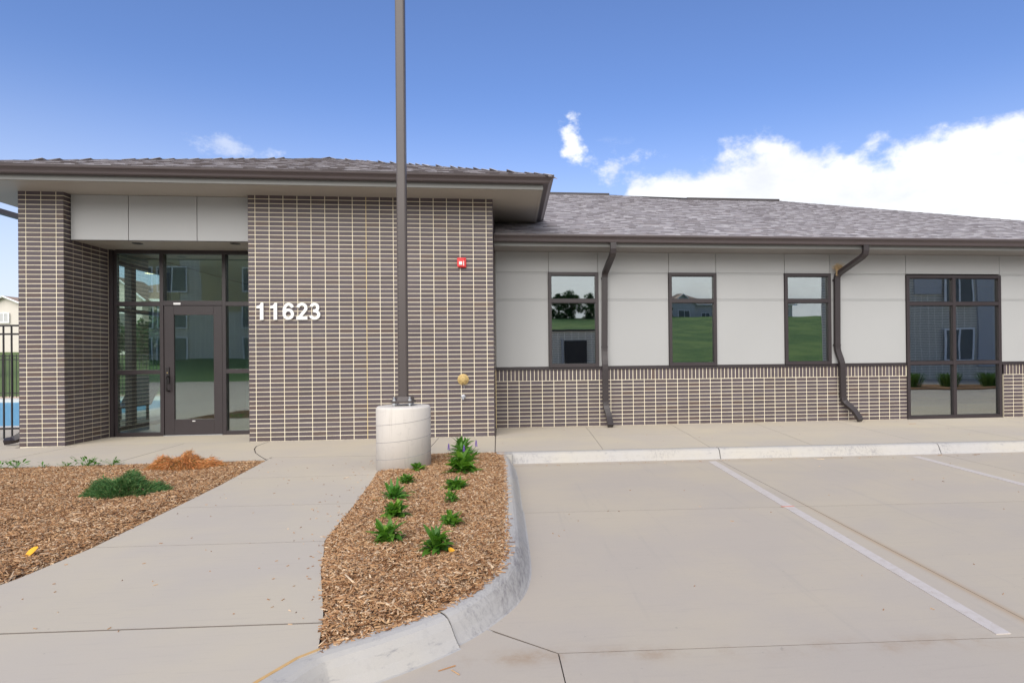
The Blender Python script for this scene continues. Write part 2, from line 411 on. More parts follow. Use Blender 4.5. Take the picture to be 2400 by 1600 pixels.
# ---- parking slabs (each slab an own piece, sawn joints between)
park = MB().prism([(-60, -30.8), (60, -30.8), (60, -2.0), (3.99, -2.0), (4.0, -6.2), (3.9, -6.9), (3.3, -7.6), (-60, -7.6)], -.25, -PH-.012).build('parking_lot', 'joint_dark', kind='structure')
def jy(x): return -4.415-.0537*(x-4.28)
def fy(x): return -7.02-.055*(x-4.1)
def lx(y, x0): return x0+.0218*(y+2.05)
g = .0026
XJ = [3.5, 6.60, 9.66, 12.7, 15.8, 19, 24]
def slab(poly, name='slab', mat_='parking', parent=park, z0=-PH-.09, z1=-PH, bevel=.003):
    cx = sum(p[0] for p in poly)/len(poly); cy = sum(p[1] for p in poly)/len(poly)
    me = MB().prism(poly, z0, z1).mesh(name, mat_); me.materials.append(MAT['joint_dark'])
    for q in list(me.polygons)[2:]: q.material_index = 1
    return link(name, me, parent)
for i in range(6):
    xa, xb = XJ[i], XJ[i+1]
    A = lambda y: (lx(y, xa)+g if i else 3.7); B = lambda y: lx(y, xb)-g
    yt = lambda x: kb(x)-.18
    if i == 0:
        slab([(3.80, yt(3.8)), (B(-1.9), yt(6.6)), (B(-4.5), jy(6.6)+g), (3.88, jy(3.9)+g)])
        slab([(3.88, jy(3.9)-g), (B(-4.5), jy(6.6)-g), (B(-7), fy(6.5)+g), (4.115, fy(4.115)+g), (3.70, -6.64), (3.85, -6.2), (3.88, -5.6)])
    else:
        slab([(A(-1.9), yt(xa)), (B(-1.9), yt(xb)), (B(-4.5), jy(xb)+g), (A(-4.5), jy(xa)+g)])
        slab([(A(-4.5), jy(xa)-g), (B(-4.5), jy(xb)-g), (B(-7.1), fy(xb)+g), (A(-7.1), fy(xa)+g)])
slab([(4.117, fy(4.117)-g), (24, fy(24)-g), (24, -30.7), (4.3, -30.7), (4.133, -7.5)])
slab([(3.692, -6.650), (4.111, -7.026), (4.128, -7.5), (4.296, -30.7), (-30, -30.7), (-30, -8.9), (2.4, -8.9), (3.0, -7.55), (3.1, -7.25), (3.3, -7.05)])
slab([(24.01, -2.2), (59, -2.2), (59, -30.7), (24.01, -30.7)])
for x0 in (6.478, 9.225, 11.97, 14.7):
    a = lambda y, s: (x0+.043*(y+2.03)+s, y)
    yt = kb(x0)-.36
    MB().prism([a(yt, -.052), a(yt, .052), a(-7.1-.05*(x0-6.4), .038), a(-7.1-.05*(x0-6.4), -.038)], -PH, -PH+.004).build('parking_line', 'stripe_paint', park)
for xx in (-14, -11.2, -8.4, -5.6, -2.8, 0, 2.8, 5.6, 8.4, 11.2):
    boxo('parking_line', 'stripe_paint', park, xx, xx+.1, -24, -19, -PH, -PH+.004)
MB().prism([(6.305, -4.515), (6.425, -4.522), (6.42, -4.545), (6.30, -4.54)], -PH+.004, -PH+.0055).build('chalk_mark', 'red_chalk', park)

# ---- sidewalks
walk = MB().prism([(-30, -1.75), (1.0, -1.8), (1.15, -4), (1.25, -5.5), (1.15, -6.3), (.85, -7.4), (-.5, -8.85), (2.25, -8.85), (2.8, -7.5), (2.98, -7.0), (2.8, -6.5), (2.62, -5.6), (2.48, -4.2), (2.38, -2.7), (2.6, -1.72), (3.7, -1.72), (13, -1.8), (24, -2.1), (24, 1.3), (-3.2, 1.3), (-3.2, 9.2), (-5.15, 9.2), (-5.15, 3.15), (-30, 3.15)], -.25, -.012).build('sidewalk', 'joint_dark', kind='structure')
S = lambda poly: slab(poly, 'slab', 'sidewalk', walk, -.09, 0)
BL = [(.932, -1.862), (1.00, -2.7), (1.06, -3.4), (1.108, -4.322), (1.157, -5.438), (1.12, -6.0), (.98, -6.7), (.72, -7.5)]   # left bed / walk edge
BR = [(2.459, -2.806), (2.53, -3.6), (2.59, -4.4), (2.648, -5.49), (2.711, -5.725), (2.80, -6.1), (2.881, -6.36), (3.0, -6.75), (3.101, -7.16)]
def xat(L, y):
    for a, b in zip(L, L[1:]):
        if b[1] <= y <= a[1]: t = (y-a[1])/(b[1]-a[1]); return a[0]+(b[0]-a[0])*t
    return L[-1][0] if y < L[-1][1] else L[0][0]
def between(L, ya, yb): return [p for p in L if yb < p[1] < ya]
jt = [(-1.645, -1.755), (-3.03, -3.065), (-4.325, -4.385), (-5.43, -5.497), (-6.75, -6.85)]
prev = None
for i in range(len(jt)-1):
    (l0, r0), (l1, r1) = jt[i], jt[i+1]
    rx0 = xat(BR, r0-g) if i else 2.62
    L = [(xat(BL, l0-g) if i else .965, l0-g)]+between(BL, l0, l1)+[(xat(BL, l1+g), l1+g)]
    Rr = [(rx0, r0-g)]+between(BR, r0, r1)+[(xat(BR, r1+g), r1+g)]
    if i == 0: L[0] = (.90, -1.64)
    S(L+Rr[::-1])
S([(xat(BL, -6.76), -6.76), (.72, -7.5), (-.6, -8.9), (2.35, -8.85), (2.62, -8.1), (2.84, -7.62), (2.925, -7.395), (3.005, -7.235), (3.094, -7.160), (3.028, -6.86)])
# band along the pavilion front
arc = [(.29, -.03), (.30, -.52), (.38, -.80), (.55, -1.2), (.75, -1.55), (.90, -1.79)]
S([(-2.395, -.005), (-.924, -.005), (-.905, -.6), (-.868, -1.77), (-.86, -1.885), (-2.445, -1.93), (-2.43, -1.35)])
S([(-.916, -.005), (.282, -.005), (.292, -.52), (.372, -.80), (.542, -1.2), (.742, -1.55), (.925, -1.855), (-.852, -1.885)])
S([(-2.565, .0), (-.005, .0), (-.005, 1.10), (-2.565, 1.10)])
S([(.29, -.005)]+[(x+.008, y) for x, y in arc[1:]]+[(.93, -1.636), (2.62, -1.748), (2.80, -1.6), (2.80, -.33), (2.80, -.005)])
S([(2.808, -.005), (3.661, -.005), (3.666, -.12), (3.70, -1.787), (3.0, -1.76), (2.808, -1.7)])
S([(-2.403, -.005), (-2.438, -1.35), (-2.455, -1.93), (-5.2, -2.0), (-5.2, -.55), (-3.2, -.10), (-2.7, -.005)])
S([(-3.18, -.085), (-5.2, -.53), (-5.2, 1.95), (-3.18, 2.6)])
S([(-5.2, -2.01), (-2.97, -1.96), (-2.22, -4.2), (-1.32, -6.2), (-.22, -7.62), (-.62, -8.9), (-5.2, -8.9)])
slab([(-5.21, -2.01), (-30, -2.01), (-30, -8.9), (-5.21, -8.9)])
MB().prism([(-24, -26), (-20, -26), (-20, -23), (-24, -23)], -PH, -PH+.004).build('blue_marking', 'blue_paint', park)
S([(-5.21, -.53), (-5.21, 3.08), (-9.0, 3.08), (-9.0, -1.1), (-5.21, -2.0)])
S([(-5.2, 1.96), (-5.2, 3.2), (-3.18, 3.2), (-3.18, 2.61)])
S([(-5.2, 3.21), (-3.18, 3.21), (-3.18, 9), (-5.2, 9)])
# wing walk
WX = [(3.668, 3.71), (5.225, 5.122), (6.772, 6.566), (8.30, 7.989), (9.83, 9.545), (11.36, 11.09), (12.9, 12.63), (14.5, 14.2), (24, 24)]
for (a0, a1), (b0, b1) in zip(WX, WX[1:]):
    mid = lambda p, q: p+(q-p)*(.43)
    ga = g if a0 != 3.668 else 0
    S([(a0+ga, 1.125), (b0-g, 1.125), (mid(b0, b1)-g, -.2505), (mid(a0, a1)+ga, -.2495)])
    S([(mid(a0, a1)+ga, -.2535), (mid(b0, b1)-g, -.2545), (b1-g, kb(b1)+.003), (a1+ga, kb(a1)+.003)])

# ---- kerbs
kerb = MB().box(4.0, 23.9, -1.9, -1.8, -.3, -.19).build('kerb', 'kerb', kind='structure')
KP = [(0, -.16), (0, -.001), (.075, -.001), (.105, -.006), (.128, -.022), (.15, -.055), (.172, -.10), (.20, -.134), (.25, -.136), (.25, -.16)]
def kpath(x0, x1, n=10): return [(x0+(x1-x0)*i/n, kb(x0+(x1-x0)*i/n)) for i in range(n+1)]
MB().sweep([(o*.97, z-.004) for o, z in KP], kpath(23.8, 3.97)).build('kerb_core', 'crack_dark', kerb)
for a, b in ((3.92, 6.648), (6.66, 9.700), (9.712, 12.75), (12.76, 15.8), (15.81, 23.9)):
    MB().sweep(KP, kpath(b, a)[::-1]).build('kerb_segment', 'kerb', kerb, smooth=False)
# bed kerb (inner line, travelling north -> south so that "right" of travel is west; use mirrored offsets)
IN = [(3.742, -1.70), (3.80, -2.3), (3.828, -3.2), (3.842, -4.2), (3.855, -5.1), (3.858, -5.8), (3.838, -6.1), (3.79, -6.32), (3.70, -6.52), (3.57, -6.72), (3.42, -6.87), (3.26, -6.995), (3.12, -7.085), (3.03, -7.165), (2.94, -7.36), (2.85, -7.6), (2.62, -8.1), (2.35, -8.9)]
def smooth(P, n=6):
    out = []
    for i in range(len(P)-1):
        p0 = P[max(i-1, 0)]; p1 = P[i]; p2 = P[i+1]; p3 = P[min(i+2, len(P)-1)]
        for k in range(n):
            t = k/n; out.append(tuple(.5*((2*p1[j])+(-p0[j]+p2[j])*t+(2*p0[j]-5*p1[j]+4*p2[j]-p3[j])*t*t+(-p0[j]+3*p1[j]-3*p2[j]+p3[j])*t**3) for j in (0, 1)))
    return out+[P[-1]]
INs = smooth(IN)
KB = [(0, -.16), (0, -.001), (-.045, .0), (-.068, -.004), (-.088, -.016), (-.108, -.045), (-.13, -.09), (-.155, -.128), (-.20, -.136), (-.20, -.16)]
wd = lambda s_: [(o*s_, z) for o, z in KB]
cut1 = min(range(len(INs)), key=lambda i: abs(INs[i][1]+4.40)); cut2 = min(range(len(INs)), key=lambda i: (INs[i][0]-3.53)**2+(INs[i][1]+6.765)**2)
def lerp(a, b, t): return (a[0]+(b[0]-a[0])*t, a[1]+(b[1]-a[1])*t)
segs = [INs[:cut1]+[lerp(INs[cut1-1], INs[cut1], .95)], INs[cut1:cut2]+[lerp(INs[cut2-1], INs[cut2], .60)], INs[cut2:]]
MB().sweep([(o*.965, z-.004) for o, z in wd(1.0)], INs).build('kerb_core', 'crack_dark', kerb)
for k, sg in enumerate(segs):
    MB().sweep(wd((1.0, 1.05, 1.25)[k]), sg[::-1] if False else sg).build('kerb_segment', 'kerb', kerb)
MB().prism([(3.92, -1.66), (3.92, -1.9), (3.72, -1.9), (3.72, -1.66)], -.16, -.002).build('kerb_segment', 'kerb', kerb)
# tan sealant in the joint between walk and kerb
MB().sweep([(-.001, -.02), (-.001, .0015), (.016, .0015), (.016, -.02)], [(2.335, -8.9), (2.61, -8.1), (2.838, -7.6), (2.93, -7.365), (3.02, -7.19), (3.09, -7.12)]).build('joint_sealant', 'sealant', kerb)

# ================================================================== PLANTING BEDS
def inside(P, poly):
    x, y = P[:, 0], P[:, 1]; r = np.zeros(len(P), bool); n = len(poly)
    for i in range(n):
        x1, y1 = poly[i]; x2, y2 = poly[(i+1) % n]
        c = ((y1 > y) != (y2 > y)) & (x < (x2-x1)*(y-y1)/(y2-y1+1e-12)+x1); r ^= c
    return r
bedC = [(2.83, -1.795), (3.70, -1.795)]+[(x+.03, y-(.03 if y < -6.2 else 0)) for x, y in INs if -1.9 > y > -7.10]+[(x+.004, y) for x, y in BR[::-1]]+[(2.60, -2.2)]
bedL = [(.925, -1.864), (-.86, -1.893), (-2.45, -1.94), (-2.95, -1.95), (-2.2, -4.2), (-1.3, -6.2), (-.2, -7.6), (.5, -8.0)]+[(x-.004, y) for x, y in BL[::-1]]
def bh(x, y, which):
    if which == 0:
        e0 = np.interp(-y, [-q[1] for q in BR], [q[0] for q in BR]); e1 = np.interp(-y, [-q[1] for q in INs], [q[0] for q in INs])
        k = np.clip((x-e0)/.16, 0, 1)*np.clip((e1-x)/.14, 0, 1)*np.clip((-1.8-y)*2+.3, 0, 1)
        return -.004+.040*k+k*.012*np.sin(x*9+y*4)*np.cos(y*7)
    e0 = np.interp(-y, [-q[1] for q in BL], [q[0] for q in BL]); k = np.clip((e0-x)/.14, 0, 1)*np.clip((-1.9-y)*1.2, 0, 1)
    return -.006+.024*k+k*.013*np.sin(x*7+y*3)*np.cos(y*6-x*2)
def bed(poly, which, ndens, name_label):
    xs = [p[0] for p in poly]; ys = [p[1] for p in poly]
    MB().prism(poly, -.20, -.010).build('planting_bed', 'soil', kind='structure')
    # chips
    x0, x1, y0, y1 = min(xs), max(xs), max(min(ys), -8.6), max(ys)
    P = []
    n = int((x1-x0)*(y1-y0)*ndens*1.75); P = np.column_stack([RNG.uniform(x0, x1, n), RNG.uniform(y0, y1, n)]); P = P[inside(P, poly)]
    far = np.clip((P[:, 1]+7.6)/5, 0, 1)
    # keep only what the camera could see within a margin
    rel = P-np.array([CAMP.x, CAMP.y]); ang = np.arctan2(rel[:, 0], rel[:, 1]); P = P[(ang > -.9)]
    n = len(P); L = RNG.gamma(3, .0048, n)+.007; Wd = L*RNG.uniform(.14, .45, n); Wd = np.minimum(Wd, .012); T = RNG.uniform(.0015, .005, n)
    big = RNG.random(n) < .04; L[big] *= 1.8; Wd[big] *= 1.6; lng = RNG.random(n) < .16; L[lng] *= 1.9; Wd[lng] *= .8
    a = RNG.uniform(0, 2*np.pi, n); tl = RNG.normal(0, .28, n); rl = RNG.normal(0, .35, n)
    ux = np.column_stack([np.cos(a)*np.cos(tl), np.sin(a)*np.cos(tl), np.sin(tl)])
    vx = np.column_stack([-np.sin(a)*np.cos(rl), np.cos(a)*np.cos(rl), np.sin(rl)]); wx = np.cross(ux, vx)
    z = bh(P[:, 0], P[:, 1], which)+RNG.uniform(-.010, .010, n)
    C = np.column_stack([P, z]); c8 = []
    for sx, sy, sz in ((-1,-1,-1),(-1,-.6,1),(-1,1,-1),(-1,.6,1),(1,-.8,-1),(1,-.5,1),(1,.7,-1),(1,.5,1)):
        taper = .75 if sx > 0 else 1
        c8.append(C+ux*(L*sx)[:, None]*.5*2*.5+vx*(Wd*sy*taper)[:, None]*.5+wx*(T*sz)[:, None]*.5)
    V = np.stack(c8, 1).reshape(-1, 3)
    F0 = np.array([(0,1,3,2),(4,6,7,5),(0,4,5,1),(2,3,7,6),(1,5,7,3)])
    F = (F0[None]+(np.arange(n)*8)[:, None, None]).reshape(-1, 4)
    quadmesh('bark_mulch', V, F, np.repeat(RNG.random(n), 5), 'wood_chip', kind='stuff', label=name_label)
    # rough under layer that follows the mound
    gx = np.arange(x0, x1, .06); gy = np.arange(y0, y1, .06); XX, YY = np.meshgrid(gx, gy)
    ZZ = bh(XX, YY, which)-.012+RNG.uniform(-.004, .004, XX.shape)
    ok = inside(np.column_stack([(XX).ravel(), (YY).ravel()]), poly).reshape(XX.shape)
    idx = np.arange(XX.size).reshape(XX.shape); a_ = ok[:-1, :-1] & ok[1:, :-1] & ok[:-1, 1:] & ok[1:, 1:]
    F = np.stack([idx[:-1, :-1][a_], idx[:-1, 1:][a_], idx[1:, 1:][a_], idx[1:, :-1][a_]], 1)
    quadmesh('mulch_bed', np.column_stack([XX.ravel(), YY.ravel(), ZZ.ravel()]), F, RNG.random(len(F)), 'soil', smooth=True, kind='structure')
bed(bedC, 0, 6500, 'shredded brown bark mulch in the kerbed bed by the lamp post')
bed(bedL, 1, 4200, 'shredded brown bark mulch in the bed left of the walk')

# ================================================================== CLUBHOUSE
club = thing('clubhouse', 'single storey dark brick clubhouse with grey shingle hip roofs and pale wall panels', 'building')
# brick_wall parts: recessed mortar face
wallparts = []
ZT = 3.714
def wallbox(*a): wallparts.append((a, MB().box(*a).build('brick_wall', 'mortar', club)))
e = .004
wallbox(0+e, 3.6576-e, e, .20, -.1, ZT)              # pavilion front
wallbox(3.45, 3.6576-e, .19, 1.14, -.1, ZT)
wallbox(e, .19, .19, 1.2, -.1, ZT)                   # recess right jamb
wallbox(-3.175+e, -2.565-e, e, 1.10, -.1, ZT)        # pier
wallbox(3.64, 11.325, 1.12+e, 1.30, -.1, 1.016)      # wing plinth
wallbox(13.30+e, 19.0, 1.12+e, 1.30, -.1, 1.016)
def wall_of(x, y):
    if x < -2: return wallparts[3][1]
    if y > 1.115: return wallparts[4][1] if x < 12 else wallparts[5][1]
    return wallparts[0][1]
bricks = []                                          # (kind, cx, cy, cz, sx, sy, sz)
D = .07
def front(xa, xb, y, zt, z0=0.0, first_half=True):
    """stack bond on a wall facing -y"""
    xs = []; x = xa
    if first_half: xs.append((xa, xa+M/2-J/2)); x = xa+M/2+J/2
    else: x = xa+J*.6
    while x+M-J <= xb-.02: xs.append((x, x+M-J)); x += M
    if xb-x > .03: xs.append((x, xb))
    z = z0
    while z < zt-.01:
        t = min(z+H-J/2, zt)
        for a, b in xs: bricks.append((a, b, y, y+D, z+J/2, t))
        z += H
def side(x, ya, yb, zt, sgn, first, z0=0.0):
    """wall facing +x (sgn=1) or -x (sgn=-1), running back from ya; z must align with the front"""
    ys = []; y = ya+first
    if first > .03: ys.append((ya+D+.002, ya+first-J/2))
    y = ya+first+J/2
    while y < yb-.04: ys.append((y, min(y+M-J, yb))); y += M
    z = z0
    while z < zt-.01:
        t = min(z+H-J/2, zt)
        for a, b in ys: bricks.append((min(x, x-sgn*D), max(x, x-sgn*D), a, b, z+J/2, t))
        z += H
front(0, 3.6576, 0, ZT); front(-3.175, -2.565, 0, ZT)
side(-2.565, 0, 1.06, ZT, 1, M+.0); side(3.6576, 0, 1.118, ZT, 1, M/2)
side(-3.175, 0, 1.10, ZT, -1, M); side(0, 0, 1.06, ZT, -1, M)
front(3.6576, 11.325, 1.12, 12*H, first_half=False); front(13.30, 19.0, 1.12, 12*H, first_half=False)
for xa, xb in ((3.6576, 11.325), (13.30, 19.0)):     # soldier course
    x = xa+.004
    while x+H-J <= xb+.002: bricks.append((x, x+H-J, 1.12, 1.12+D, 12*H+J/2, 15*H-.003)); x += H
def screen(bk):
    c = Vector(((bk[0]+bk[1])/2, bk[2], (bk[4]+bk[5])/2))-CAMP; zz = c.dot(fw)
    u = 1354+1462.7*c.dot(r2)/zz
    if u < 10 or u > 2395 or bk[2] > .01 and bk[1] < 3.5: return 0
    return (bk[1]-bk[0])*(bk[5]-bk[4])/zz**2
order = sorted(range(len(bricks)), key=lambda i: -screen(bricks[i])); own = set(order[:300]); cache = {}
from collections import defaultdict
stuffs = defaultdict(MB)
for i, bk in enumerate(bricks):
    jit = random.uniform(-.0012, .0012)
    x0, x1, y0, y1, z0, z1 = bk
    if i in own:
        key = (round(x1-x0, 4), round(y1-y0, 4), round(z1-z0, 4))
        if key not in cache: cache[key] = MB().box(0, key[0], 0, key[1], 0, key[2], 0.0).mesh('brick', 'brick')
        o = link('brick', cache[key], wall_of((x0+x1)/2, y0), (x0, y0+jit, z0)); o.rotation_euler = (0, random.uniform(-.002, .002), random.uniform(-.004, .004))
    else:
        stuffs[wall_of((x0+x1)/2, y0).name].box(x0, x1, y0+(jit if y1-y0 < .08 and y0 < .01 or y0 > 1.1 else 0), y1, z0+random.uniform(-.0006, .0006), z1+random.uniform(-.0006, .0006))
for k_, mb_ in stuffs.items(): mb_.build('brick', 'brick', bpy.data.objects[k_], kind='stuff')
boxo('control_joint', 'mortar_tan', club, 8.5*M-.004+M-M, 8.5*M+.004, -.0005, .01, .0, ZT)
boxo('control_joint', 'mortar_tan', club, 3.658, 3.668, 1.112, 1.13, 0, 1.02)
# bulk walls
class Each:
    def box(s, *a): MB().box(*a).build('backing_wall', 'reveal', club); return s
wl = Each()
wl.box(-3.16, -2.95, 1.10, 1.16, -.1, ZT-.01).box(3.45, 3.64, 1.30, 8, -.1, ZT-.01).box(-3.1, -2.95, 3.65, 7.5, -.1, ZT-.01).box(-3.1, 3.6, 7.4, 7.55, -.1, ZT-.01)
wl.box(3.64, 11.33, 1.155, 1.30, 1.016, 1.05)
for a, b in ((3.64, 4.60), (5.47, 6.77), (7.64, 8.95), (9.83, 11.34), (13.24, 19.0)): wl.box(a, b, 1.145, 1.30, 1.05, 3.10)
for a, b in ((4.60, 5.47), (6.77, 7.64), (8.95, 9.83), (11.34, 13.24)): wl.box(a, b, 1.145, 1.30, 2.74, 3.10)
wl.box(18.9, 19.0, 1.2, 13, -.1, 3.10).box(3.6, 19, 12.9, 13, -.1, 3.1)
# inner shells
boxo('interior_wall', 'interior_wall', club, -2.945, -2.93, 3.66, 7.2, 0, 3.2)
MB().box(-2.94, 3.44, 1.2, 7.38, -.02, .003).box(3.66, 18.88, 1.32, 6.2, -.02, .003).build('floor', 'floor_tile', club)
MB().box(-2.94, -.2, 7.2, 7.3, 0, 3.2).box(-.15, .0, 2.2, 7.2, 0, 3.2).build('interior_wall', 'interior_wall', club)
MB().box(3.70, 18.88, 5.9, 6.0, 0, 3.05).build('interior_wall', 'interior_dark', club)
MB().box(-2.94, 3.44, 1.12, 7.38, 3.22, 3.26).build('ceiling', 'ceiling', club)
MB().box(3.66, 18.88, 1.31, 6.0, 3.04, 3.06).build('ceiling', 'interior_dark', club)
for x, y, z in ((-1.0, 3.2, 3.215), (-1.9, 5.2, 3.215), (7.3, 2.7, 3.035), (12.5, 3.4, 3.035)):
    MB().lathe([(.001, 0), (.085, 0), (.085, -.012), (.001, -.012)], (x, y, z), k=16).build('ceiling_light', 'lamp_glow', club)

# pale wall panels
def panel(x0, x1, z0, z1, y=1.122, t=.018): boxo('wall_panel', 'panel', club, x0+.004, x1-.004, y, y+t, z0, z1, bevel=.002)
VJ = [3.668, 4.60, 5.476, 6.768, 7.643, 8.946, 9.826, 11.328, 13.243, 15.0, 17.0, 18.99]
for a, b in zip(VJ, VJ[1:]): panel(a, b, 2.731, 3.084)
for a, b in ((3.668, 4.588), (5.482, 6.756), (7.648, 8.935), (9.832, 11.318), (13.252, 15.0), (15, 17), (17, 18.99)):
    panel(a, b, 2.251, 2.703); panel(a, b, 1.062, 2.223)
    boxo('reveal_trim', 'panel', club, a+.004, b-.004, 1.128, 1.14, 2.7065, 2.7275); boxo('reveal_trim', 'panel', club, a+.004, b-.004, 1.128, 1.14, 2.2265, 2.2475)
for a, b in ((3.664, 11.32), (13.25, 18.99)):
    MB().box(a, b, 1.100, 1.15, 1.0185, 1.030).box(a, b, 1.100, 1.106, 1.005, 1.0185).box(a, b, 1.118, 1.15, 1.030, 1.058).build('sill_flashing', 'bronze', club)
# panels above the entrance recess
for a, b in ((-2.556, -1.757), (-1.753, -.788), (-.784, -.004)):
    boxo('wall_panel', 'panel', club, a+.003, b-.003, .135, .16, 3.040, ZT-.004, bevel=.002)
boxo('panel_backing', 'reveal', club, -2.562, -.002, .150, .20, 3.046, ZT)
MB().box(-2.562, -.002, .165, 1.10, 3.046, 3.075).build('recess_ceiling', 'soffit_metal', club)
boxo('drip_edge', 'bronze', club, -2.562, -.002, .131, .165, 3.034, 3.0395)
for x, y in ((-1.787, .42), (-.334, .36)):
    MB().lathe([(.040, -.004), (.040, .004), (.075, .004), (.075, -.006), (.055, -.006), (.052, .03)], (x, y, 3.046), k=24).build('downlight', 'black_metal', club, smooth=False)

# storefront
sf = thing('storefront', '', '', (0, 0, 0)); del sf['label']; del sf['category']; sf.parent = club; sf.name = 'storefront'
YF = 1.02
def bar(name, x0, x1, z0, z1, y0=YF, y1=1.13, par=sf, mt='bronze'): return boxo(name, mt, par, x0, x1, y0, y1, z0, z1, bevel=.002)
bar('mullion', -2.563, -2.505, 0, 3.046); bar('mullion', -2.505, -2.462, .0, 3.046, 1.06, 1.13)
bar('mullion', -1.79, -1.732, 0, 2.985); bar('mullion', -.82, -.763, 0, 2.985)
bar('header', -2.46, -.002, 2.985, 3.046)
for a, b in ((-2.46, -1.79), (-.763, -.002)):
    bar('rail', a, b, 2.13, 2.20); bar('rail', a, b, 1.013, 1.084); bar('rail', a, b, .0, .066)
    for z0, z1 in ((.066, 1.013), (1.084, 2.13), (2.20, 2.985)): boxo('pane', 'entry_glass', sf, a, b, 1.075, 1.083, z0, z1)
bar('rail', -1.732, -.82, 2.138, 2.215)
boxo('pane', 'entry_glass', sf, -1.732, -.82, 1.075, 1.083, 2.215, 2.985)
boxo('nameplate', 'white_paint', sf, -1.573, -1.464, 1.016, 1.0195, 2.150, 2.182)
door = thing('door', '', ''); del door['label']; del door['category']; door.parent = club
dm = MB().box(-1.726, -1.576, 1.03, 1.075, .012, 2.132).box(-.96, -.826, 1.03, 1.075, .012, 2.132).box(-1.576, -.96, 1.03, 1.075, 1.982, 2.132).box(-1.576, -.96, 1.03, 1.075, .012, .267)
dm.build('door_frame', 'bronze', door, bevel=.003)
boxo('pane', 'entry_glass', door, -1.576, -.96, 1.052, 1.058, .267, 1.982)
boxo('threshold', 'galvanised', door, -1.73, -.822, 1.0, 1.10, .001, .011)
boxo('lock_plate', 'black_metal', door, -1.700, -1.645, 1.012, 1.03, .86, 1.125, bevel=.004)
MB().tube([(-1.655, 1.02, .98), (-1.655, .955, .975), (-1.655, .95, .94), (-1.655, .95, .78), (-1.655, .955, .745), (-1.655, 1.02, .735)], .014, 8).build('door_handle', 'black_metal', door)
MB().lathe([(.001, .0), (.009, .0), (.009, .005), (.001, .005)], (-1.672, 1.012, 1.035), 'Y', 12).build('keyhole', 'brass', door)
boxo('badge', 'white_paint', door, -1.300, -1.252, 1.027, 1.0295, .231, .243)
# left window wall of the pavilion
sw = thing('side_window', '', ''); del sw['label']; del sw['category']; sw.parent = club
for y in (1.16, 2.38, 3.56): boxo('mullion', 'bronze', sw, -3.10, -2.98, y, y+.085+(.06 if y == 2.38 else 0), 0, 3.0, bevel=.002)
for z in (0, .98, 2.12, 2.95): boxo('rail', 'bronze', sw, -3.09, -2.99, 1.245, 3.56, z, z+.065)
boxo('pane', 'side_glass', sw, -3.045, -3.04, 1.2, 3.6, .06, 2.95)
boxo('header', 'panel', sw, -3.12, -2.95, 1.16, 3.65, 3.02, 3.70)

# wing windows
def window(x0, x1, z0, z1, vm=(), hm=()):
    wn = thing('window', '', ''); del wn['label']; del wn['category']; wn.parent = club; y0, y1 = 1.085, 1.175; t = .056
    MB().box(x0, x0+t, y0, y1, z0, z1).box(x1-t, x1, y0, y1, z0, z1).box(x0+t, x1-t, y0, y1, z1-t, z1).box(x0+t, x1-t, y0, y1, z0, z0+t+.004).build('frame', 'bronze', wn, bevel=.002)
    xs = [x0+t]+[v for m_ in vm for v in (m_-.031, m_+.031)]+[x1-t]; zs = [z0+t]+[v for m_ in hm for v in (m_-.031, m_+.031)]+[z1-t]
    for m_ in vm: boxo('mullion', 'bronze', wn, m_-.031, m_+.031, y0+.002, y1, z0+t, z1-t)
    for m_ in hm:
        for i in range(0, len(xs), 2): boxo('transom', 'bronze', wn, xs[i], xs[i+1], y0+.004, y1, m_-.031, m_+.031)
    for i in range(0, len(xs), 2):
        for k in range(0, len(zs), 2):
            p = boxo('pane', 'window_glass', wn, xs[i]-.004, xs[i+1]+.004, 1.135, 1.143, zs[k]-.004, zs[k+1]+.004)
            boxo('glazing_bead', 'black_metal', wn, xs[i], xs[i+1], 1.11, 1.134, zs[k], zs[k]+.012); boxo('glazing_bead', 'black_metal', wn, xs[i], xs[i+1], 1.11, 1.134, zs[k+1]-.010, zs[k+1])
window(4.592, 5.478, 1.045, 2.727, (), (2.219,)); window(6.760, 7.644, 1.045, 2.727, (), (2.219,)); window(8.938, 9.828, 1.045, 2.727, (), (2.219,))
window(11.322, 13.246, .0, 2.705, (12.281,), (1.052, 2.166))

# soffits, fascias, gutters
MB().box(-3.92, 4.41, -.60, 7.9, ZT, ZT+.02).build('soffit', 'soffit_metal', club)
MB().sweep([(0, ZT), (.012, ZT), (.012, ZT+.17), (0, ZT+.17)], [(-3.92, 7.9), (-3.92, -.605), (4.41, -.605), (4.41, 7.9)]).build('fascia', 'fascia_metal', club)
GP = [(.013, 3.888), (.013, 3.786), (.090, 3.786), (.104, 3.797), (.112, 3.822), (.132, 3.842), (.160, 3.858), (.166, 3.872), (.166, 3.893), (.158, 3.893), (.158, 3.878), (.02, 3.80)]
MB().sweep(GP, [(-3.92, 7.9), (-3.92, -.605), (4.41, -.605), (4.41, 7.9)]).build('gutter', 'gutter_metal', club)
boxo('soffit_trim', 'soffit_metal', club, -3.90, 4.39, -.59, -.57, ZT-.006, ZT); boxo('soffit_trim', 'soffit_metal', club, 4.375, 4.395, -.57, 3.0, ZT-.006, ZT)
boxo('soffit', 'soffit_grey', club, 3.665, 19.2, .565, 1.145, 3.085, 3.10)
wp = [(3.664, .56), (19.2, .56), (19.2, 13.8)]
MB().sweep([(0, 3.083), (.012, 3.083), (.012, 3.26), (0, 3.26)], wp).build('fascia', 'fascia_metal', club)
dz = 3.262-3.893
MB().sweep([(a, b+dz+(-.012 if b < 3.80 else 0)) for a, b in GP], wp).build('gutter', 'gutter_metal', club)

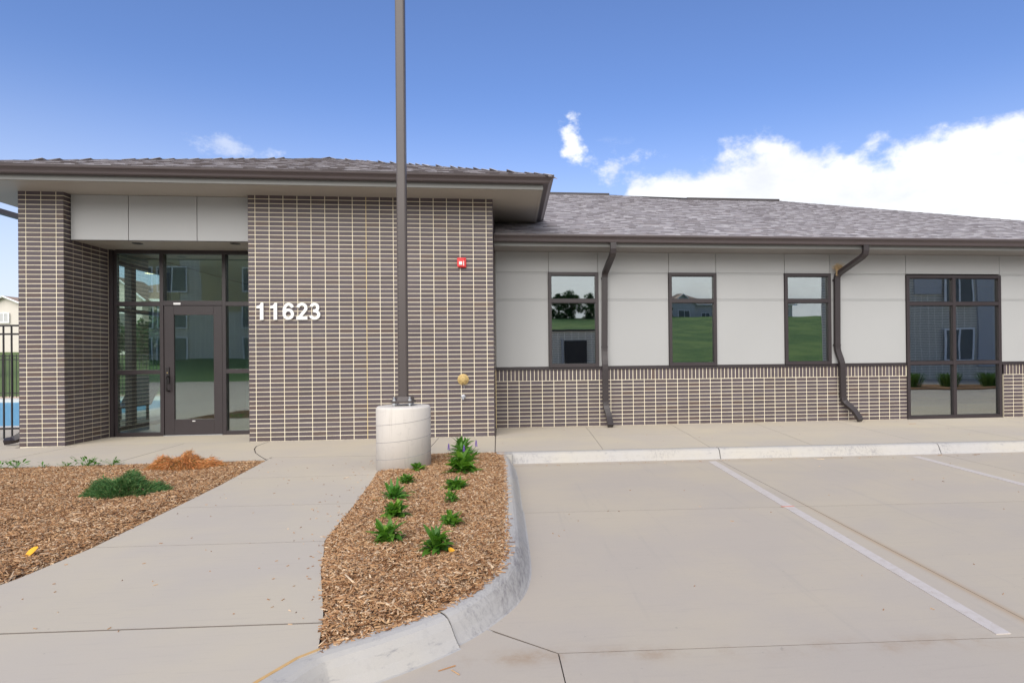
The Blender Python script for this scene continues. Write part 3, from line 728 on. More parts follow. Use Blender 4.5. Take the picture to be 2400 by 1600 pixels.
# ---- roofs with real shingles
SL = .35
def roofplane(poly, mt='roof_deck', nm='roof_deck', par=None): return MB().add(poly, [tuple(range(len(poly)))]).build(nm, mt, par or club)
roofU = thing('roof', '', ''); del roofU['label']; del roofU['category']; roofU.parent = club
roofW = thing('roof', '', ''); del roofW['label']; del roofW['category']; roofW.parent = club
zU0, yU0, xr, xl, yb = 3.880, -.775, 4.578, -4.086, 7.90
ap = (.246, 3.557, zU0+SL*4.332)
for tri in (((xl, yU0, zU0), (xr, yU0, zU0), ap), ((xr, yU0, zU0), (xr, yb, zU0), ap), ((xr, yb, zU0), (xl, yb, zU0), ap), ((xl, yb, zU0), (xl, yU0, zU0), ap)): roofplane(tri, par=roofU)
zW0, yW0 = 3.252, .40
def zw(y): return zW0+SL*(y-yW0)
RG = [(4.2, 7.96), (6.76, 7.98), (7.14, 7.85), (7.93, 7.22), (8.83, 7.06), (11.54, 7.06)]
RGz = [zw(y) for x, y in RG]
xe = 18.6
front_poly = [(3.67, yW0, zW0), (xe, yW0, zW0)]+[(x, y, zw(y)) for x, y in RG[::-1]]+[(3.67, 7.96, zw(7.96))]
roofplane(front_poly, par=roofW)
roofplane([(xe, yW0, zW0), (xe, 13.8, zW0), (11.54, 7.06, zw(7.06))], par=roofW)
roofplane([(xe, 13.8, zW0), (3.67, 14.5, zW0), (3.67, 7.96, zw(7.96)), (6.76, 7.98, zw(7.98)), (11.54, 7.06, zw(7.06))], par=roofW)
ext = .143; cs = 1/math.sqrt(1+SL*SL)
tabs = []
def xmaxW(y):
    if y < 7.06: return xe-(xe-11.54)*(y-yW0)/(7.06-yW0)
    return np.interp(y, [7.06, 7.22, 7.85, 7.98], [8.83, 7.93, 7.14, 6.76])
def course(x0, x1, place):
    x = x0-random.random()*.3
    while x < x1:
        wdt = random.choice((.09, .11, .13, .15, .17, .2)); a, b = max(x, x0), min(x+wdt, x1)
        if b-a > .03: place(a, b, random.choice((.005, .006, .010, .011)), a == x0, b == x1)
        x += wdt
def tab(a, b, y, z, t, ax, fl=0, fr=0):
    """ax 0: front slope (faces -y); 1: right slope (faces +x), y is then the distance up slope"""
    d0, d1 = ext*1.15*cs, ext*1.15*cs*SL
    a2 = a+(d0 if fl else 0); b2 = max(a2+.001, b-(d0*1.02 if fr else 0)); a2 = min(a2, b)
    if ax == 0: P = [(a, y, z), (b, y, z), (b2, y+d0, z+d1), (a2, y+d0, z+d1)]
    elif ax == 1: P = [(y, a, z), (y, b, z), (y-d0, b2, z+d1), (y-d0, a2, z+d1)]
    else: P = [(y, a, z), (y, b, z), (y+d0, b2, z+d1), (y+d0, a2, z+d1)]
    top = [(p[0], p[1], p[2]+t+.003) for p in P[:2]]+[(p[0], p[1], p[2]+.004) for p in P[2:]]
    return P+top
TF = [(4,5,6,7),(0,1,5,4),(1,2,6,5),(3,0,4,7)]
i = 0
while True:
    y = yW0+.0+i*ext*cs
    if y > 7.95: break
    course(3.67, xmaxW(y), lambda a, b, t, l, r_: tabs.append((a, b, y, zw(y), t, 0, 'W', 0, r_ and y < 7))); i += 1
i = 0
while True:
    dd = i*ext*cs
    if dd > 4.2: break
    course(xl+dd, xr-dd, lambda a, b, t, l, r_: tabs.append((a, b, yU0+dd, zU0+SL*dd, t, 0, 'U', l, r_)))
    course(yU0+dd, yb-dd, lambda a, b, t, l, r_: tabs.append((a, b, xr-dd, zU0+SL*dd, t, 1, 'U', l, r_)))
    course(yU0+dd, yb-dd, lambda a, b, t, l, r_: tabs.append((a, b, xl+dd, zU0+SL*dd, t, 2, 'U', l, r_))); i += 1
def tscore(t):
    if t[5] or t[7] or t[8]: return 0
    c = Vector(((t[0]+t[1])/2, t[2], t[3]))-CAMP; zz = c.dot(fw); u = 1354+1462.7*c.dot(r2)/zz
    if not 5 < u < 2390: return 0
    if t[6] == 'W' and t[2] < 2.3 and t[0] < 4.6: return 0
    return (t[1]-t[0])/zz*(c.z/zz*.0+SL+.02-c.z/zz)/zz
ordr = sorted(range(len(tabs)), key=lambda k: -tscore(tabs[k])); ownT = set(ordr[:300]); sm = {'W': MB(), 'U': MB()}; tc = {}
for k, t in enumerate(tabs):
    P8 = tab(*t[:5], t[5], t[7], t[8])
    if k in ownT:
        key = (round(t[1]-t[0], 2), t[4])
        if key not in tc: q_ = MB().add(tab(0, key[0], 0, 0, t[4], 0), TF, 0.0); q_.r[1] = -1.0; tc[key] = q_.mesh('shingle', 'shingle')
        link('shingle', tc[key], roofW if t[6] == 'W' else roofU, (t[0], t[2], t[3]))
    else:
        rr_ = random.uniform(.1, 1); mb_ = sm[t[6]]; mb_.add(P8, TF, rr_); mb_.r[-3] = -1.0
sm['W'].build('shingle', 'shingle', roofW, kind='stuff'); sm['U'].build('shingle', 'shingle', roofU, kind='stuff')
def caps(p0, p1, par):
    p0, p1 = Vector(p0), Vector(p1); d = (p1-p0); n = int(d.length/.145); dd = d.normalized(); s_ = dd.cross(Vector((0, 0, 1))).normalized()
    for k in range(n):
        a = p0+dd*(k*.145); b = a+dd*.30
        h0, h1 = .006+random.uniform(-.002, .003), .005
        sd_ = .10; dr = -.020
        P = [a-s_*sd_+Vector((0, 0, dr+h0)), a+Vector((0, 0, h0)), a+s_*sd_+Vector((0, 0, dr+h0)), b-s_*sd_+Vector((0, 0, dr+h1)), b+Vector((0, 0, h1)), b+s_*sd_+Vector((0, 0, dr+h1))]
        Q = [(p.x, p.y, p.z-.012) for p in P[:3]]
        MB().add([tuple(p) for p in P]+Q, [(0, 1, 4, 3), (1, 2, 5, 4), (6, 7, 1, 0), (7, 8, 2, 1)]).build('ridge_cap', 'shingle', par)
caps((xr-.02, yU0+.02, zU0), ap, roofU); caps((xl+.02, yU0+.02, zU0), ap, roofU)
hw0 = Vector((xe-.02, yW0, zW0)); hw1 = Vector((11.54, 7.06, zw(7.06))); caps(hw0+(hw1-hw0)*.50, hw1, roofW)
caps((8.9, 7.07, zw(7.06)), (8.2, 7.2, zw(7.2)), roofW); caps((7.2, 7.85, zw(7.85)), (6.8, 7.98, zw(7.98)), roofW)
MB().box(4.3, 6.80, 7.86, 8.08, zw(7.96)-.02, zw(7.96)+.034).build('ridge_vent', 'bronze', roofW)
MB().box(8.83, 11.5, 6.96, 7.18, zw(7.06)-.02, zw(7.06)+.034).build('ridge_vent', 'bronze', roofW)
boxo('drip_edge', 'gutter_metal', roofW, 3.67, xe, .392, .402, 3.235, 3.256)

# ---- downspouts
def rtube(path, wx=.10, wy=.075, k=None):
    P = [Vector(p) for p in path]; Q = []
    for i, p in enumerate(P):                                   # soften the bends
        if 0 < i < len(P)-1:
            a = (P[i-1]-p); b = (P[i+1]-p); ra = min(.07, a.length*.4); rb = min(.07, b.length*.4)
            Q += [p+a.normalized()*ra, p+(a.normalized()*ra+b.normalized()*rb)*.25, p+b.normalized()*rb]
        else: Q.append(p)
    vs = []; n = len(Q)
    for i, p in enumerate(Q):
        t = (Q[min(i+1, n-1)]-Q[max(i-1, 0)]).normalized(); X = Vector((1, 0, 0)); X = (X-t*X.dot(t)).normalized(); Y = t.cross(X)
        prof = [(-.5, -.38), (-.38, -.5), (-.15, -.5), (-.12, -.46), (-.03, -.46), (0, -.5), (.03, -.46), (.12, -.46), (.15, -.5), (.38, -.5), (.5, -.38), (.5, .5), (-.5, .5)]
        for a, b in prof: vs.append(tuple(p+X*a*wx-Y*b*wy*(-1)))
    k = 13; fs = [(i*k+j, i*k+(j+1) % k, (i+1)*k+(j+1) % k, (i+1)*k+j) for i in range(n-1) for j in range(k)]
    fs += [tuple(range(k))[::-1], tuple(range((n-1)*k, n*k))]
    return MB().add(vs, fs)
def downspout(path, collars):
    d_ = rtube(path).build('downspout', 'downspout_metal', club)
    for p in collars: MB().box(p[0]-.054, p[0]+.054, p[1]-.042, p[1]+.06, p[2]-.012, p[2]+.012).build('strap', 'downspout_metal', d_)
downspout([(5.655, .50, 3.17), (5.655, .50, 2.975), (5.590, 1.055, 2.70), (5.574, 1.06, 1.32), (5.575, 1.02, 1.09), (5.585, 1.045, .36), (5.625, .93, .17), (5.628, .80, .03)], [(5.585, 1.055, 2.62), (5.575, 1.055, 1.40), (5.583, 1.045, .5)])
downspout([(10.158, .50, 3.17), (10.158, .50, 2.985), (9.925, 1.055, 2.70), (9.915, 1.06, 1.32), (9.985, 1.02, 1.07), (10.015, 1.045, .37), (10.17, .93, .19), (10.205, .80, .03)], [(9.92, 1.055, 2.60), (9.916, 1.055, 1.40), (10.01, 1.045, .5)])
downspout([(-3.26, .30, 3.70), (-3.26, .30, .2), (-3.40, .25, .08), (-3.52, .2, .06)], [(-3.26, .30, 2.0)])

# ---- address numbers
def poly_digit(ch):
    Wn, Hn, s_ = .160, .257, .043
    if ch == '1': return [[(.050, 0), (.104, 0), (.104, .257), (.070, .257), (.060, .232), (.040, .215), (.006, .208), (.006, .174), (.056, .174), (.056, 0)][1:]]
    def arc(cx, cy, rx, ry, a0, a1, n=18): return [(cx+rx*math.cos(R(a0+(a1-a0)*i/n)), cy+ry*math.sin(R(a0+(a1-a0)*i/n))) for i in range(n+1)]
    t = s_/2
    if ch == '6': return [('s', arc(.082, .085, .082-t, .085-t, 0, 360)), ('s', arc(.088, .13, .088-t, .127-t, 32, 190))]
    if ch == '2': return [('s', arc(.080, .178, .080-t, .079-t, 172, -38)+[(.075, .078), (.034, .026)]), [(.0, 0), (.158, 0), (.158, .05), (.0, .05)]]
    if ch == '3': return [('s', arc(.078, .186, .070-t, .071-t, 165, -70)+[(.062, .135)]), ('s', [(.062, .135)]+arc(.080, .076, .082-t, .076-t, 70, -168))]
addr = thing('address_number', '', ''); del addr['label']; del addr['category']; addr.parent = club
def stroke(pts, t):
    vs = []; n = len(pts); P = [Vector(p) for p in pts]; closed = (P[0]-P[-1]).length < 1e-4
    for i in range(n):
        a = P[i-1] if i else (P[-2] if closed else P[0]); b = P[i+1] if i < n-1 else (P[1] if closed else P[-1])
        d = (b-a).normalized(); nn = Vector((-d.y, d.x)); vs.append((P[i]-nn*t, P[i]+nn*t))
    return vs
for ch, x in zip('11623', (.118, .314, .500, .700, .885)):
    mb = MB()
    for q, item in enumerate(poly_digit(ch)):
        yf = -.028-.0012*q
        if item and item[0] == 's':
            st = stroke(item[1], .0215)
            V = []
            for a, b in st:
                for yy in (yf, -.002): V += [(a.x, yy, a.y), (b.x, yy, b.y)]
            F = []
            for i in range(len(st)-1):
                o = i*4; F += [(o, o+4, o+5, o+1), (o+2, o+3, o+7, o+6), (o, o+2, o+6, o+4), (o+1, o+5, o+7, o+3)]
            o = (len(st)-1)*4; F += [(0, 1, 3, 2), (o, o+2, o+3, o+1)]
            mb.add(V, F)
        else:
            n = len(item); V = [(a, yf, b) for a, b in item]+[(a, -.002, b) for a, b in item]
            mb.add(V, [tuple(range(n)), tuple(range(n, 2*n))[::-1]]+[(i, n+i, n+(i+1) % n, (i+1) % n) for i in range(n)])
    mb.build('digit', 'white_paint', addr).location = (x, 0, 1.832)

# ================================================================== WALL FITTINGS
al = thing('fire_alarm', 'small red fire alarm with white strobe lens high on the brick wall', 'alarm', (3.173, 0, 2.713))
MB().box(-.055, .07, -.035, 0, -.078, .078).build('back_box', 'red_plastic', al, bevel=.008)
MB().box(-.066, .052, -.062, -.034, -.070, .072).build('cover', 'red_plastic', al, bevel=.010)
MB().box(-.036, .014, -.080, -.062, -.042, .012).build('strobe', 'lens', al, bevel=.008)
MB().box(.030, .040, -.064, -.061, -.05, .02).build('lettering', 'white_paint', al)
fd = thing('hydrant_cap', 'round brass fire connection cap on the brick wall beside the lamp post', 'cap', (3.18, 0, .894))
MB().lathe([(.002, .0), (.088, .0), (.086, .012), (.070, .018), (.002, .018)], (0, 0, 0), 'Y').build('wall_plate', 'brass', fd)
MB().lathe([(.002, .018), (.062, .018), (.060, .050), (.045, .062), (.030, .070), (.002, .070)], (0, 0, 0), 'Y', 24).build('cap', 'brass', fd)
for a in range(0, 360, 60): MB().lathe([(.002, .045), (.010, .045), (.009, .060), (.002, .060)], (.055*math.cos(R(a)), 0, .055*math.sin(R(a))), 'Y', 8).build('lug', 'brass', fd)
MB().tube([(.0, -.03, -.07), (.006, -.025, -.10), (.014, -.02, -.13)], .003, 6).tube([(.028, -.03, -.08), (.022, -.025, -.11), (.018, -.02, -.14)], .003, 6).build('chain', 'silver', fd)
sp = thing('wall_spigot', 'small silver drain spigot on the brick wall below the brass cap', 'spigot', (3.18, 0, .623))
MB().lathe([(.002, .0), (.036, .0), (.034, .008), (.020, .014), (.016, .045), (.020, .048), (.020, .06), (.002, .06)], (0, 0, 0), 'Y', 20).build('flange', 'silver', sp, smooth=False)
MB().tube([(0, -.045, 0), (0, -.062, -.012), (0, -.066, -.04)], .011, 10).build('spout', 'silver', sp)
nest = MB()
for _ in range(380):
    c = Vector((random.gauss(0, .042), random.gauss(0, .02), random.gauss(0, .030))); d = Vector((random.gauss(0, 1), random.gauss(0, .8), random.gauss(-.2, .5))).normalized()*random.uniform(.02, .05)
    nest.tube([c-d, c+Vector((random.gauss(0, .006),)*3), c+d], .0014, 3)
for _ in range(14):
    x = random.uniform(-.06, -.01); nest.tube([(x, -.02, -.02), (x-.01, -.03, -.07), (x+random.uniform(-.02, .01), -.03, -.15)], .0014, 3)
nest.build('bird_nest', 'straw', label='ragged straw bird nest wedged behind the second bent downspout elbow', category='nest').location = (9.945, 1.02, 2.825)

# ================================================================== LAMP POST
PX_, PY_ = 2.715, -2.70
lp = thing('lamp_post', 'tall slim brown square lamp post bolted to a round concrete base', 'lamp post', (PX_, PY_, 0))
MB().lathe([(.01, -.2), (.296, -.2), (.296, .672), (.290, .690), (.275, .700), (.01, .703)], (0, 0, 0), 'Z', 64).build('concrete_base', 'precast', lp, smooth=False)
for o in col.objects:
    if o.name == 'concrete_base':
        for p in o.data.polygons: p.use_smooth = len(p.vertices) == 4 and abs(p.normal.z) < .9
for z0, ph in ((.50, 200), (.31, 200), (.125, 200)):
    pts = [(.2965*math.cos(R(a)), .2965*math.sin(R(a)), z0-.02+.19*(a-180)/360) for a in range(170, 372, 6)]
    MB().tube(pts, .0024, 5).build('form_seam', 'rubber_mark', lp)
MB().prism([(x, y) for x, y in ((-.105, -.115), (.105, -.115), (.125, -.09), (.125, .09), (.105, .115), (-.105, .115), (-.125, .09), (-.125, -.09))], .735, .760).build('base_plate', 'pole_paint', lp, bevel=.002)
V = []
for z, q in ((.760, .112), (.805, .100)):
    V += [(-q, -.07, z), (-.05, -.105 if z < .78 else -.075, z), (.05, -.105 if z < .78 else -.075, z), (q, -.07, z), (q, .07, z), (.05, .10, z), (-.05, .10, z), (-q, .07, z)]
MB().add(V, [tuple(range(8))[::-1], tuple(range(8, 16))]+[(i, (i+1) % 8, 8+(i+1) % 8, 8+i) for i in range(8)]).build('shoe', 'pole_paint', lp)
for sx in (-1, 1):
    for sy in (-1, 1):
        b_ = MB().tube([(sx*.084, sy*.098-.004, .70), (sx*.084, sy*.098-.004, .805)], .0095, 8).build('anchor_bolt', 'galvanised', lp)
        MB().lathe([(.001, 0), (.020, 0), (.020, .016), (.001, .016)], (sx*.084, sy*.098-.004, .760), 'Z', 6).build('nut', 'galvanised', b_)
        MB().lathe([(.001, 0), (.022, 0), (.022, .014), (.001, .014)], (sx*.084, sy*.098-.004, .719), 'Z', 6).build('nut', 'galvanised', b_)
h = .051; c_ = .016
sq = [(-h+c_, -h), (h-c_, -h), (h-.004, -h+.004), (h, -h+c_), (h, h-c_), (h-.004, h-.004), (h-c_, h), (-h+c_, h), (-h+.004, h-.004), (-h, h-c_), (-h, -h+c_), (-h+.004, -h+.004)]
MB().prism(sq, .765, 7.6).build('pole', 'pole_paint', lp)
MB().box(-.16, .16, -.75, -.12, 7.5, 7.6).box(-.03, .03, -.13, .0, 7.53, 7.58).build('lamp_head', 'pole_paint', lp, bevel=.01)

# ================================================================== PLANTS
def leafmesh(L, Wd, droop, name='leaf', mt='leaf_green', fold=.25):
    V = []; F = []; n = 6
    for i in range(n+1):
        t = i/n; wv = Wd*math.sin(math.pi*min(1, t*.92+.08))**.8*(1-.25*t); r_ = L*(t-.12*droop*t*t); z = L*(.75*t-droop*t*t)*.8
        V += [(r_, -wv/2, z+fold*wv*.5), (r_, 0, z), (r_, wv/2, z+fold*wv*.5)]
    for i in range(n): F += [(3*i, 3*i+1, 3*i+4, 3*i+3), (3*i+1, 3*i+2, 3*i+5, 3*i+4)]
    mb = MB(); mb.add(V, F, 0.0); return mb.mesh(name, mt, True)
LVS = [[leafmesh(.112, w_, dr) for dr in (.15, .45, .8, 1.1)]+[leafmesh(.085, w_*.9, .3)] for w_ in (.038, .046, .054)]
YL = leafmesh(.09, .03, .9, mt='yellow_leaf')
plant_no = [0]
LB = [leafmesh(.135, .034, dr, mt='leaf_bright') for dr in (.1, .35, .7)]
def rosette(x, y, size, n, label, tall=0, bright=False, spikes=0, z=.015, wood=False):
    t = thing('perennial_plant', label, 'plant', (x, y, z), group='young perennials planted in the kerbed bed')
    pool = LB if bright else LVS[(plant_no[0]*2) % 3]; plant_no[0] += 1
    if plant_no[0] % 3 == 1:
        o = link('leaf', YL, t, (.0, 0, .02)); o.rotation_euler = (0, .5, random.uniform(3.5, 6)); o['label'] = 'yellowing leaf'
    n = int(n*1.9); size *= .98
    for k in range(n):
        a = k*2.399+random.uniform(-.3, .3); f = k/n; me = random.choice(pool)
        o = link('leaf', me, t); s_ = .98*size*random.uniform(.6, 1.15)*(1-.25*f)
        o.location = (random.gauss(0, .018), random.gauss(0, .018), f*tall*size+.005+random.uniform(0, .01))
        o.rotation_euler = (random.uniform(-.4, .4), -(.0+(f**1.1)*1.05+random.uniform(-.25, .2))+.34, a); o.scale = (s_,)*3
    MB().lathe([(.001, 0), (.018, 0), (.010, .03+tall*size*.6), (.001, .03+tall*size*.7)], (0, 0, -.01), k=8).build('crown', 'dead_wood' if wood else 'leaf_green', t)
    if wood:
        mb = MB()
        for _ in range(50):
            a = random.uniform(0, 6.28); r_ = random.uniform(.03, .09); mb.tube([(0, 0, .02), (r_*math.cos(a)*.6, r_*math.sin(a)*.6, .03), (r_*math.cos(a), r_*math.sin(a), -.012)], .0022, 3)
        mb.build('dry_stems', 'dead_wood', t)
    for k in range(spikes):
        a = random.uniform(0, 6.28); p0 = Vector((.05*math.cos(a), .05*math.sin(a), .03)); p1 = Vector(((-.16, .02, .15)[k % 3], (-.02, -.12, .0)[k % 3], (.16, .15, .19)[k % 3]))
        s_ = MB().tube([p0, (p0+p1)/2+Vector((0, 0, .02)), p1], .002, 4).build('stem', 'leaf_bright', t)
        mb = MB()
        for q in range(26):
            zz = q/26*.07; rr = .012*(1-q/30); aa = q*2.4
            mb.box(p1.x+rr*math.cos(aa)-.004, p1.x+rr*math.cos(aa)+.004, p1.y+rr*math.sin(aa)-.004, p1.y+rr*math.sin(aa)+.004, p1.z+zz, p1.z+zz+.007)
        mb.build('flower_spike', 'flower_purple', s_)
    return t
rosette(3.30, -1.95, 1.6, 46, 'bright green leafy perennial at the back of the bed, against the walk', .07, True, 0)
rosette(3.36, -2.58, 1.55, 44, 'leafy perennial with three purple flower spikes near the back of the bed', .07, True, 3)
rosette(3.40, -3.25, 1.95, 56, 'fullest leafy perennial, directly in front of the purple flower spikes', .06, False)
rosette(3.39, -4.05, 1.4, 34, 'low spreading green perennial, second plant in front of the purple flowers', .02)
rosette(3.41, -4.62, .80, 24, 'smallest dull green perennial with a skirt of dry brown stems', .05, False, 0, .03, True)
rosette(3.47, -5.32, 1.0, 42, 'rounded perennial with drooping lower leaves by the kerb side of the bed', .04)
rosette(3.44, -5.93, 1.32, 44, 'front perennial in the bed, beside the fallen yellow leaf', .06)
rosette(2.91, -3.02, .82, 28, 'little green perennial nearest the round concrete lamp base', .04, False, 0, .03, True)
rosette(2.92, -3.78, .95, 40, 'dense bushy perennial with brown bottom leaves behind a pale stone', .05, False, 0, .02, True)
rosette(2.92, -4.45, 1.15, 44, 'upright perennial on the walk side with a yellow leaf at its foot', .06, True)
rosette(3.02, -5.02, 1.15, 44, 'wide perennial with a long drooping leaf, just behind the nearest walk side one', .05)
rosette(3.10, -5.70, 1.35, 46, 'nearest perennial on the walk side of the bed, dark green rosette', .05)
def needles(name, label, cat, cx, cy, rx, ry, hz_, n, mt, droop=0, extra=None):
    t = thing(name, label, cat, (cx, cy, 0)); mb = MB()
    A = RNG.uniform(0, 2*np.pi, n); Rr = np.sqrt(RNG.random(n)); lob = 1+.18*np.sin(3*A+1)+.12*np.sin(7*A)
    X = rx*Rr*lob*np.cos(A); Y = ry*Rr*lob*np.sin(A); Zm = hz_*np.clip(1-Rr**2.4, .06, 1)*(1+.28*np.sin(X*22+Y*9)); Z = Zm*RNG.uniform(.25, 1, n)+.01
    out_ = np.column_stack([np.cos(A), np.sin(A), RNG.normal(.5-droop, .35, n)])+RNG.normal(0, .45, (n, 3)); out_ /= np.linalg.norm(out_, axis=1)[:, None]
    L = RNG.uniform(.025, .06, n)*(1.15 if droop else 1); sd_ = np.cross(out_, RNG.normal(0, 1, (n, 3))); sd_ /= np.linalg.norm(sd_, axis=1)[:, None]; wv = RNG.uniform(.003, .007, n)
    C = np.column_stack([X, Y, Z]); V = np.stack([C-sd_*wv[:, None]*.5, C+sd_*wv[:, None]*.5, C+out_*L[:, None]+sd_*wv[:, None]*.25-np.array([0, 0, droop*.02]), C+out_*L[:, None]-sd_*wv[:, None]*.25-np.array([0, 0, droop*.02])], 1).reshape(-1, 3)
    F = np.arange(n*4).reshape(-1, 4)
    quadmesh('foliage', V, F, RNG.random(n), mt, t, kind='stuff')
    for k in range(22):
        a = random.uniform(0, 6.28); r_ = random.uniform(.5, 1); mb.tube([(0, 0, .0), (rx*r_*.5*math.cos(a), ry*r_*.5*math.sin(a), hz_*.6), (rx*r_*math.cos(a), ry*r_*math.sin(a), hz_*.35)], .004, 4)
    mb.build('branches', 'dead_wood', t); return t
needles('juniper_shrub', 'low spreading dark green juniper in the mulch bed left of the walk', 'shrub', .36, -3.72, .30, .21, .17, 7500, 'juniper')
needles('dead_juniper', 'dead rust orange juniper shrub at the back of the left mulch bed', 'shrub', .17, -2.30, .36, .22, .155, 6500, 'dead_needle', .5)
wdm = [leafmesh(.045, .022, .3, mt='leaf_bright'), leafmesh(.035, .018, .5, mt='leaf_bright')]
for x, y, n, s_, lb in ((-1.96, -1.99, 14, 1.0, 'tiny weed at the far left end of the mulch bed edge'), (-1.80, -1.97, 22, 1.15, 'small round leafed weed second from the left bed end'), (-1.52, -1.96, 10, .8, 'faint low weed between two larger weeds along the bed'), (-1.27, -1.95, 24, .75, 'flat creeping green weed along the back of the bed'), (-1.05, -1.94, 40, 1.25, 'largest leafy green weed at the back edge of the left bed'), (-.78, -1.93, 26, 1.05, 'spindly green weed nearest the dead orange shrub')):
    t = thing('weed', lb, 'weed', (x, y, -.005), group='weeds along the back edge of the left bed')
    mb = MB()
    for k in range(n):
        a = random.uniform(0, 6.28); r_ = random.uniform(.01, .10)*s_; zt = random.uniform(.015, .075)*s_; p = (r_*math.cos(a)*1.3, r_*math.sin(a)*.6, zt)
        mb.tube([(0, 0, 0), (p[0]*.5, p[1]*.5, zt*.8), p], .0012, 3)
        o = link('leaf', random.choice(wdm), t, p); o.rotation_euler = (random.uniform(-.4, .4), random.uniform(-.7, .2), a); o.scale = (s_*random.uniform(.6, 1.2),)*3
    mb.build('stem', 'leaf_bright', t)
def curl(name, label, x, y, z, s_, rz, mt='yellow_leaf'):
    V = []; F = []
    for i in range(6):
        t = i/5; wv = .5*math.sin(math.pi*(t*.9+.05))**.7
        for k in range(4):
            q = (k-1.5)/1.5; V.append(((t-.5), q*wv, .35*q*q*wv+.25*t*t))
    for i in range(5):
        for k in range(3): F.append((i*4+k, i*4+k+1, (i+1)*4+k+1, (i+1)*4+k))
    o = MB().add(V, F, .5).build(name, mt, smooth=True, label=label, category='leaf'); o.location = (x, y, z); o.scale = (s_,)*3; o.rotation_euler = (.2, -.5, rz); return o
curl('fallen_leaf', 'curled orange yellow leaf lying in the left mulch bed', .91, -5.60, .02, .085, .6)
curl('fallen_leaf', 'round yellow leaf beside the front perennial in the kerbed bed', 3.535, -5.98, .035, .055, 2.4)
for x, y, s_, c, lb in ((3.005, -6.03, .030, 'stone', 'pale grey streaked pebble in the front part of the bed'), (3.03, -3.85, .032, 'stone', 'pale round stone beside the dense bushy perennial'), (3.585, -6.43, .020, 'stone', 'small orange brown pebble near the curved kerb'), (3.12, -5.83, .018, 'white_paint', 'white pebble at the foot of the nearest walk side perennial'), (3.64, -1.86, .028, 'stone', 'pale stone in the back right corner of the bed')):
    mb = MB(); mb.lathe([(.001, -1), (.6, -.8), (.95, -.2), (.9, .35), (.5, .8), (.001, 1)], (0, 0, 0), k=10)
    mb.v = [(a*s_*random.uniform(.9, 1.1), b*s_*.75*random.uniform(.9, 1.1), c2*s_*.6) for a, b, c2 in mb.v]
    mb.build('pebble', c, smooth=True, label=lb, category='pebble').location = (x, y, .022)
# litter on the paving: bits of bark, twigs, specks
lit = MB()
def bit(x, y, z, L, wv, a): 
    c, s_ = math.cos(a)*L/2, math.sin(a)*L/2; n1_, n2_ = -math.sin(a)*wv/2, math.cos(a)*wv/2
    lit.add([(x-c-n1_, y-s_-n2_, z), (x+c-n1_, y+s_-n2_, z), (x+c+n1_, y+s_+n2_, z), (x-c+n1_, y-s_+n2_, z), (x-c, y-s_, z+.003), (x+c, y+s_, z+.004)], [(0, 1, 5, 4), (2, 3, 4, 5), (0, 4, 3), (1, 2, 5)])
for _ in range(150):
    y = random.uniform(-6.9, -1.9); x = random.uniform(xat(BL, y)+.05, (xat(BR, y) if y < -2.8 else 2.4)-.02)
    if random.random() < .5: x = (xat(BR, y) if y < -2.8 else 2.4)-abs(random.gauss(0, .18))
    bit(x, y, .001, random.uniform(.006, .022), random.uniform(.003, .007), random.uniform(0, 3.14))
for _ in range(110):
    x = random.uniform(4.1, 12); y = random.choice((kb(x)-.28-abs(random.gauss(0, .12)), random.uniform(-6.9, -2.2))); bit(x, y, -PH+.001, random.uniform(.006, .03), random.uniform(.003, .007), random.uniform(0, 3.14))
for _ in range(40): bit(random.uniform(3.75, 12), random.uniform(-1.4, 1.0), .001, random.uniform(.006, .02), .005, random.uniform(0, 3.14))
for x, y, L, a in ((10.1, kb(10.1)-.32, .12, .1), (9.6, kb(9.6)-.3, .10, .4), (7.9, kb(7.9)-.4, .09, -.3), (10.9, .35, .16, .2), (3.62, -7.10, .08, .5), (3.66, -7.14, .06, -.9)): bit(x, y, -PH+.002 if y < -1.7 else .002, L, .006, a)
for _ in range(90):
    k = random.random(); p = INs[int(k*(len(INs)-30))]; bit(p[0]+random.uniform(.0, .06), p[1], .003, random.uniform(.015, .05), random.uniform(.004, .008), random.gauss(0, .5))
lit.build('leaf_litter', 'wood_chip', kind='stuff', label='scattered bark bits and dry twigs on the concrete')

# ================================================================== POOL SIDE (left edge)
gate = thing('pool_gate', 'black metal picket gate with latch between the pier and the pool terrace', 'gate', (-3.2, .97, 0))
for i in range(12):
    x = -.065-.118*1-.118*i+.118
    MB().box(x-.009, x+.009, -.009, .009, .02, 1.81).build('picket', 'black_metal', gate)
MB().box(-.012, .018, -.02, .02, .0, 1.86).build('post', 'black_metal', gate)
for z in (1.800, 1.665, .165): boxo('rail', 'black_metal', gate, -1.45, -.012, -.014, .014, z, z+.028)
boxo('latch', 'black_metal', gate, -.17, -.01, -.03, .03, 1.16, 1.26)
pf_ = thing('pool_fence', 'low black picket fence on the far side of the swimming pool', 'fence', (-30, 14.6, -.1))
for i in range(240): MB().box(i*.118-.008, i*.118+.008, -.008, .008, .03, 1.62).build('picket', 'black_metal', pf_)
for i in range(13): boxo('post', 'black_metal', pf_, i*2.36-.03, i*2.36+.03, -.03, .03, 0, 1.75)
for z in (1.55, 1.42, .22): boxo('rail', 'black_metal', pf_, 0, 28.3, -.012, .012, z, z+.03)
MB().prism([(-30, 3.3), (-5.3, 3.3), (-5.3, 13.0), (-30, 13.0)], -.2, -.10).build('pool_water', 'pool_water', kind='structure')
pc = MB(); pc.box(-30, -5.0, 3.06, 3.32, -.15, .005).box(-30, -5.0, 12.9, 13.6, -.15, .005).box(-5.3, -5.0, 3.32, 12.9, -.15, .005).build('pool_coping', 'pool_coping', kind='structure')
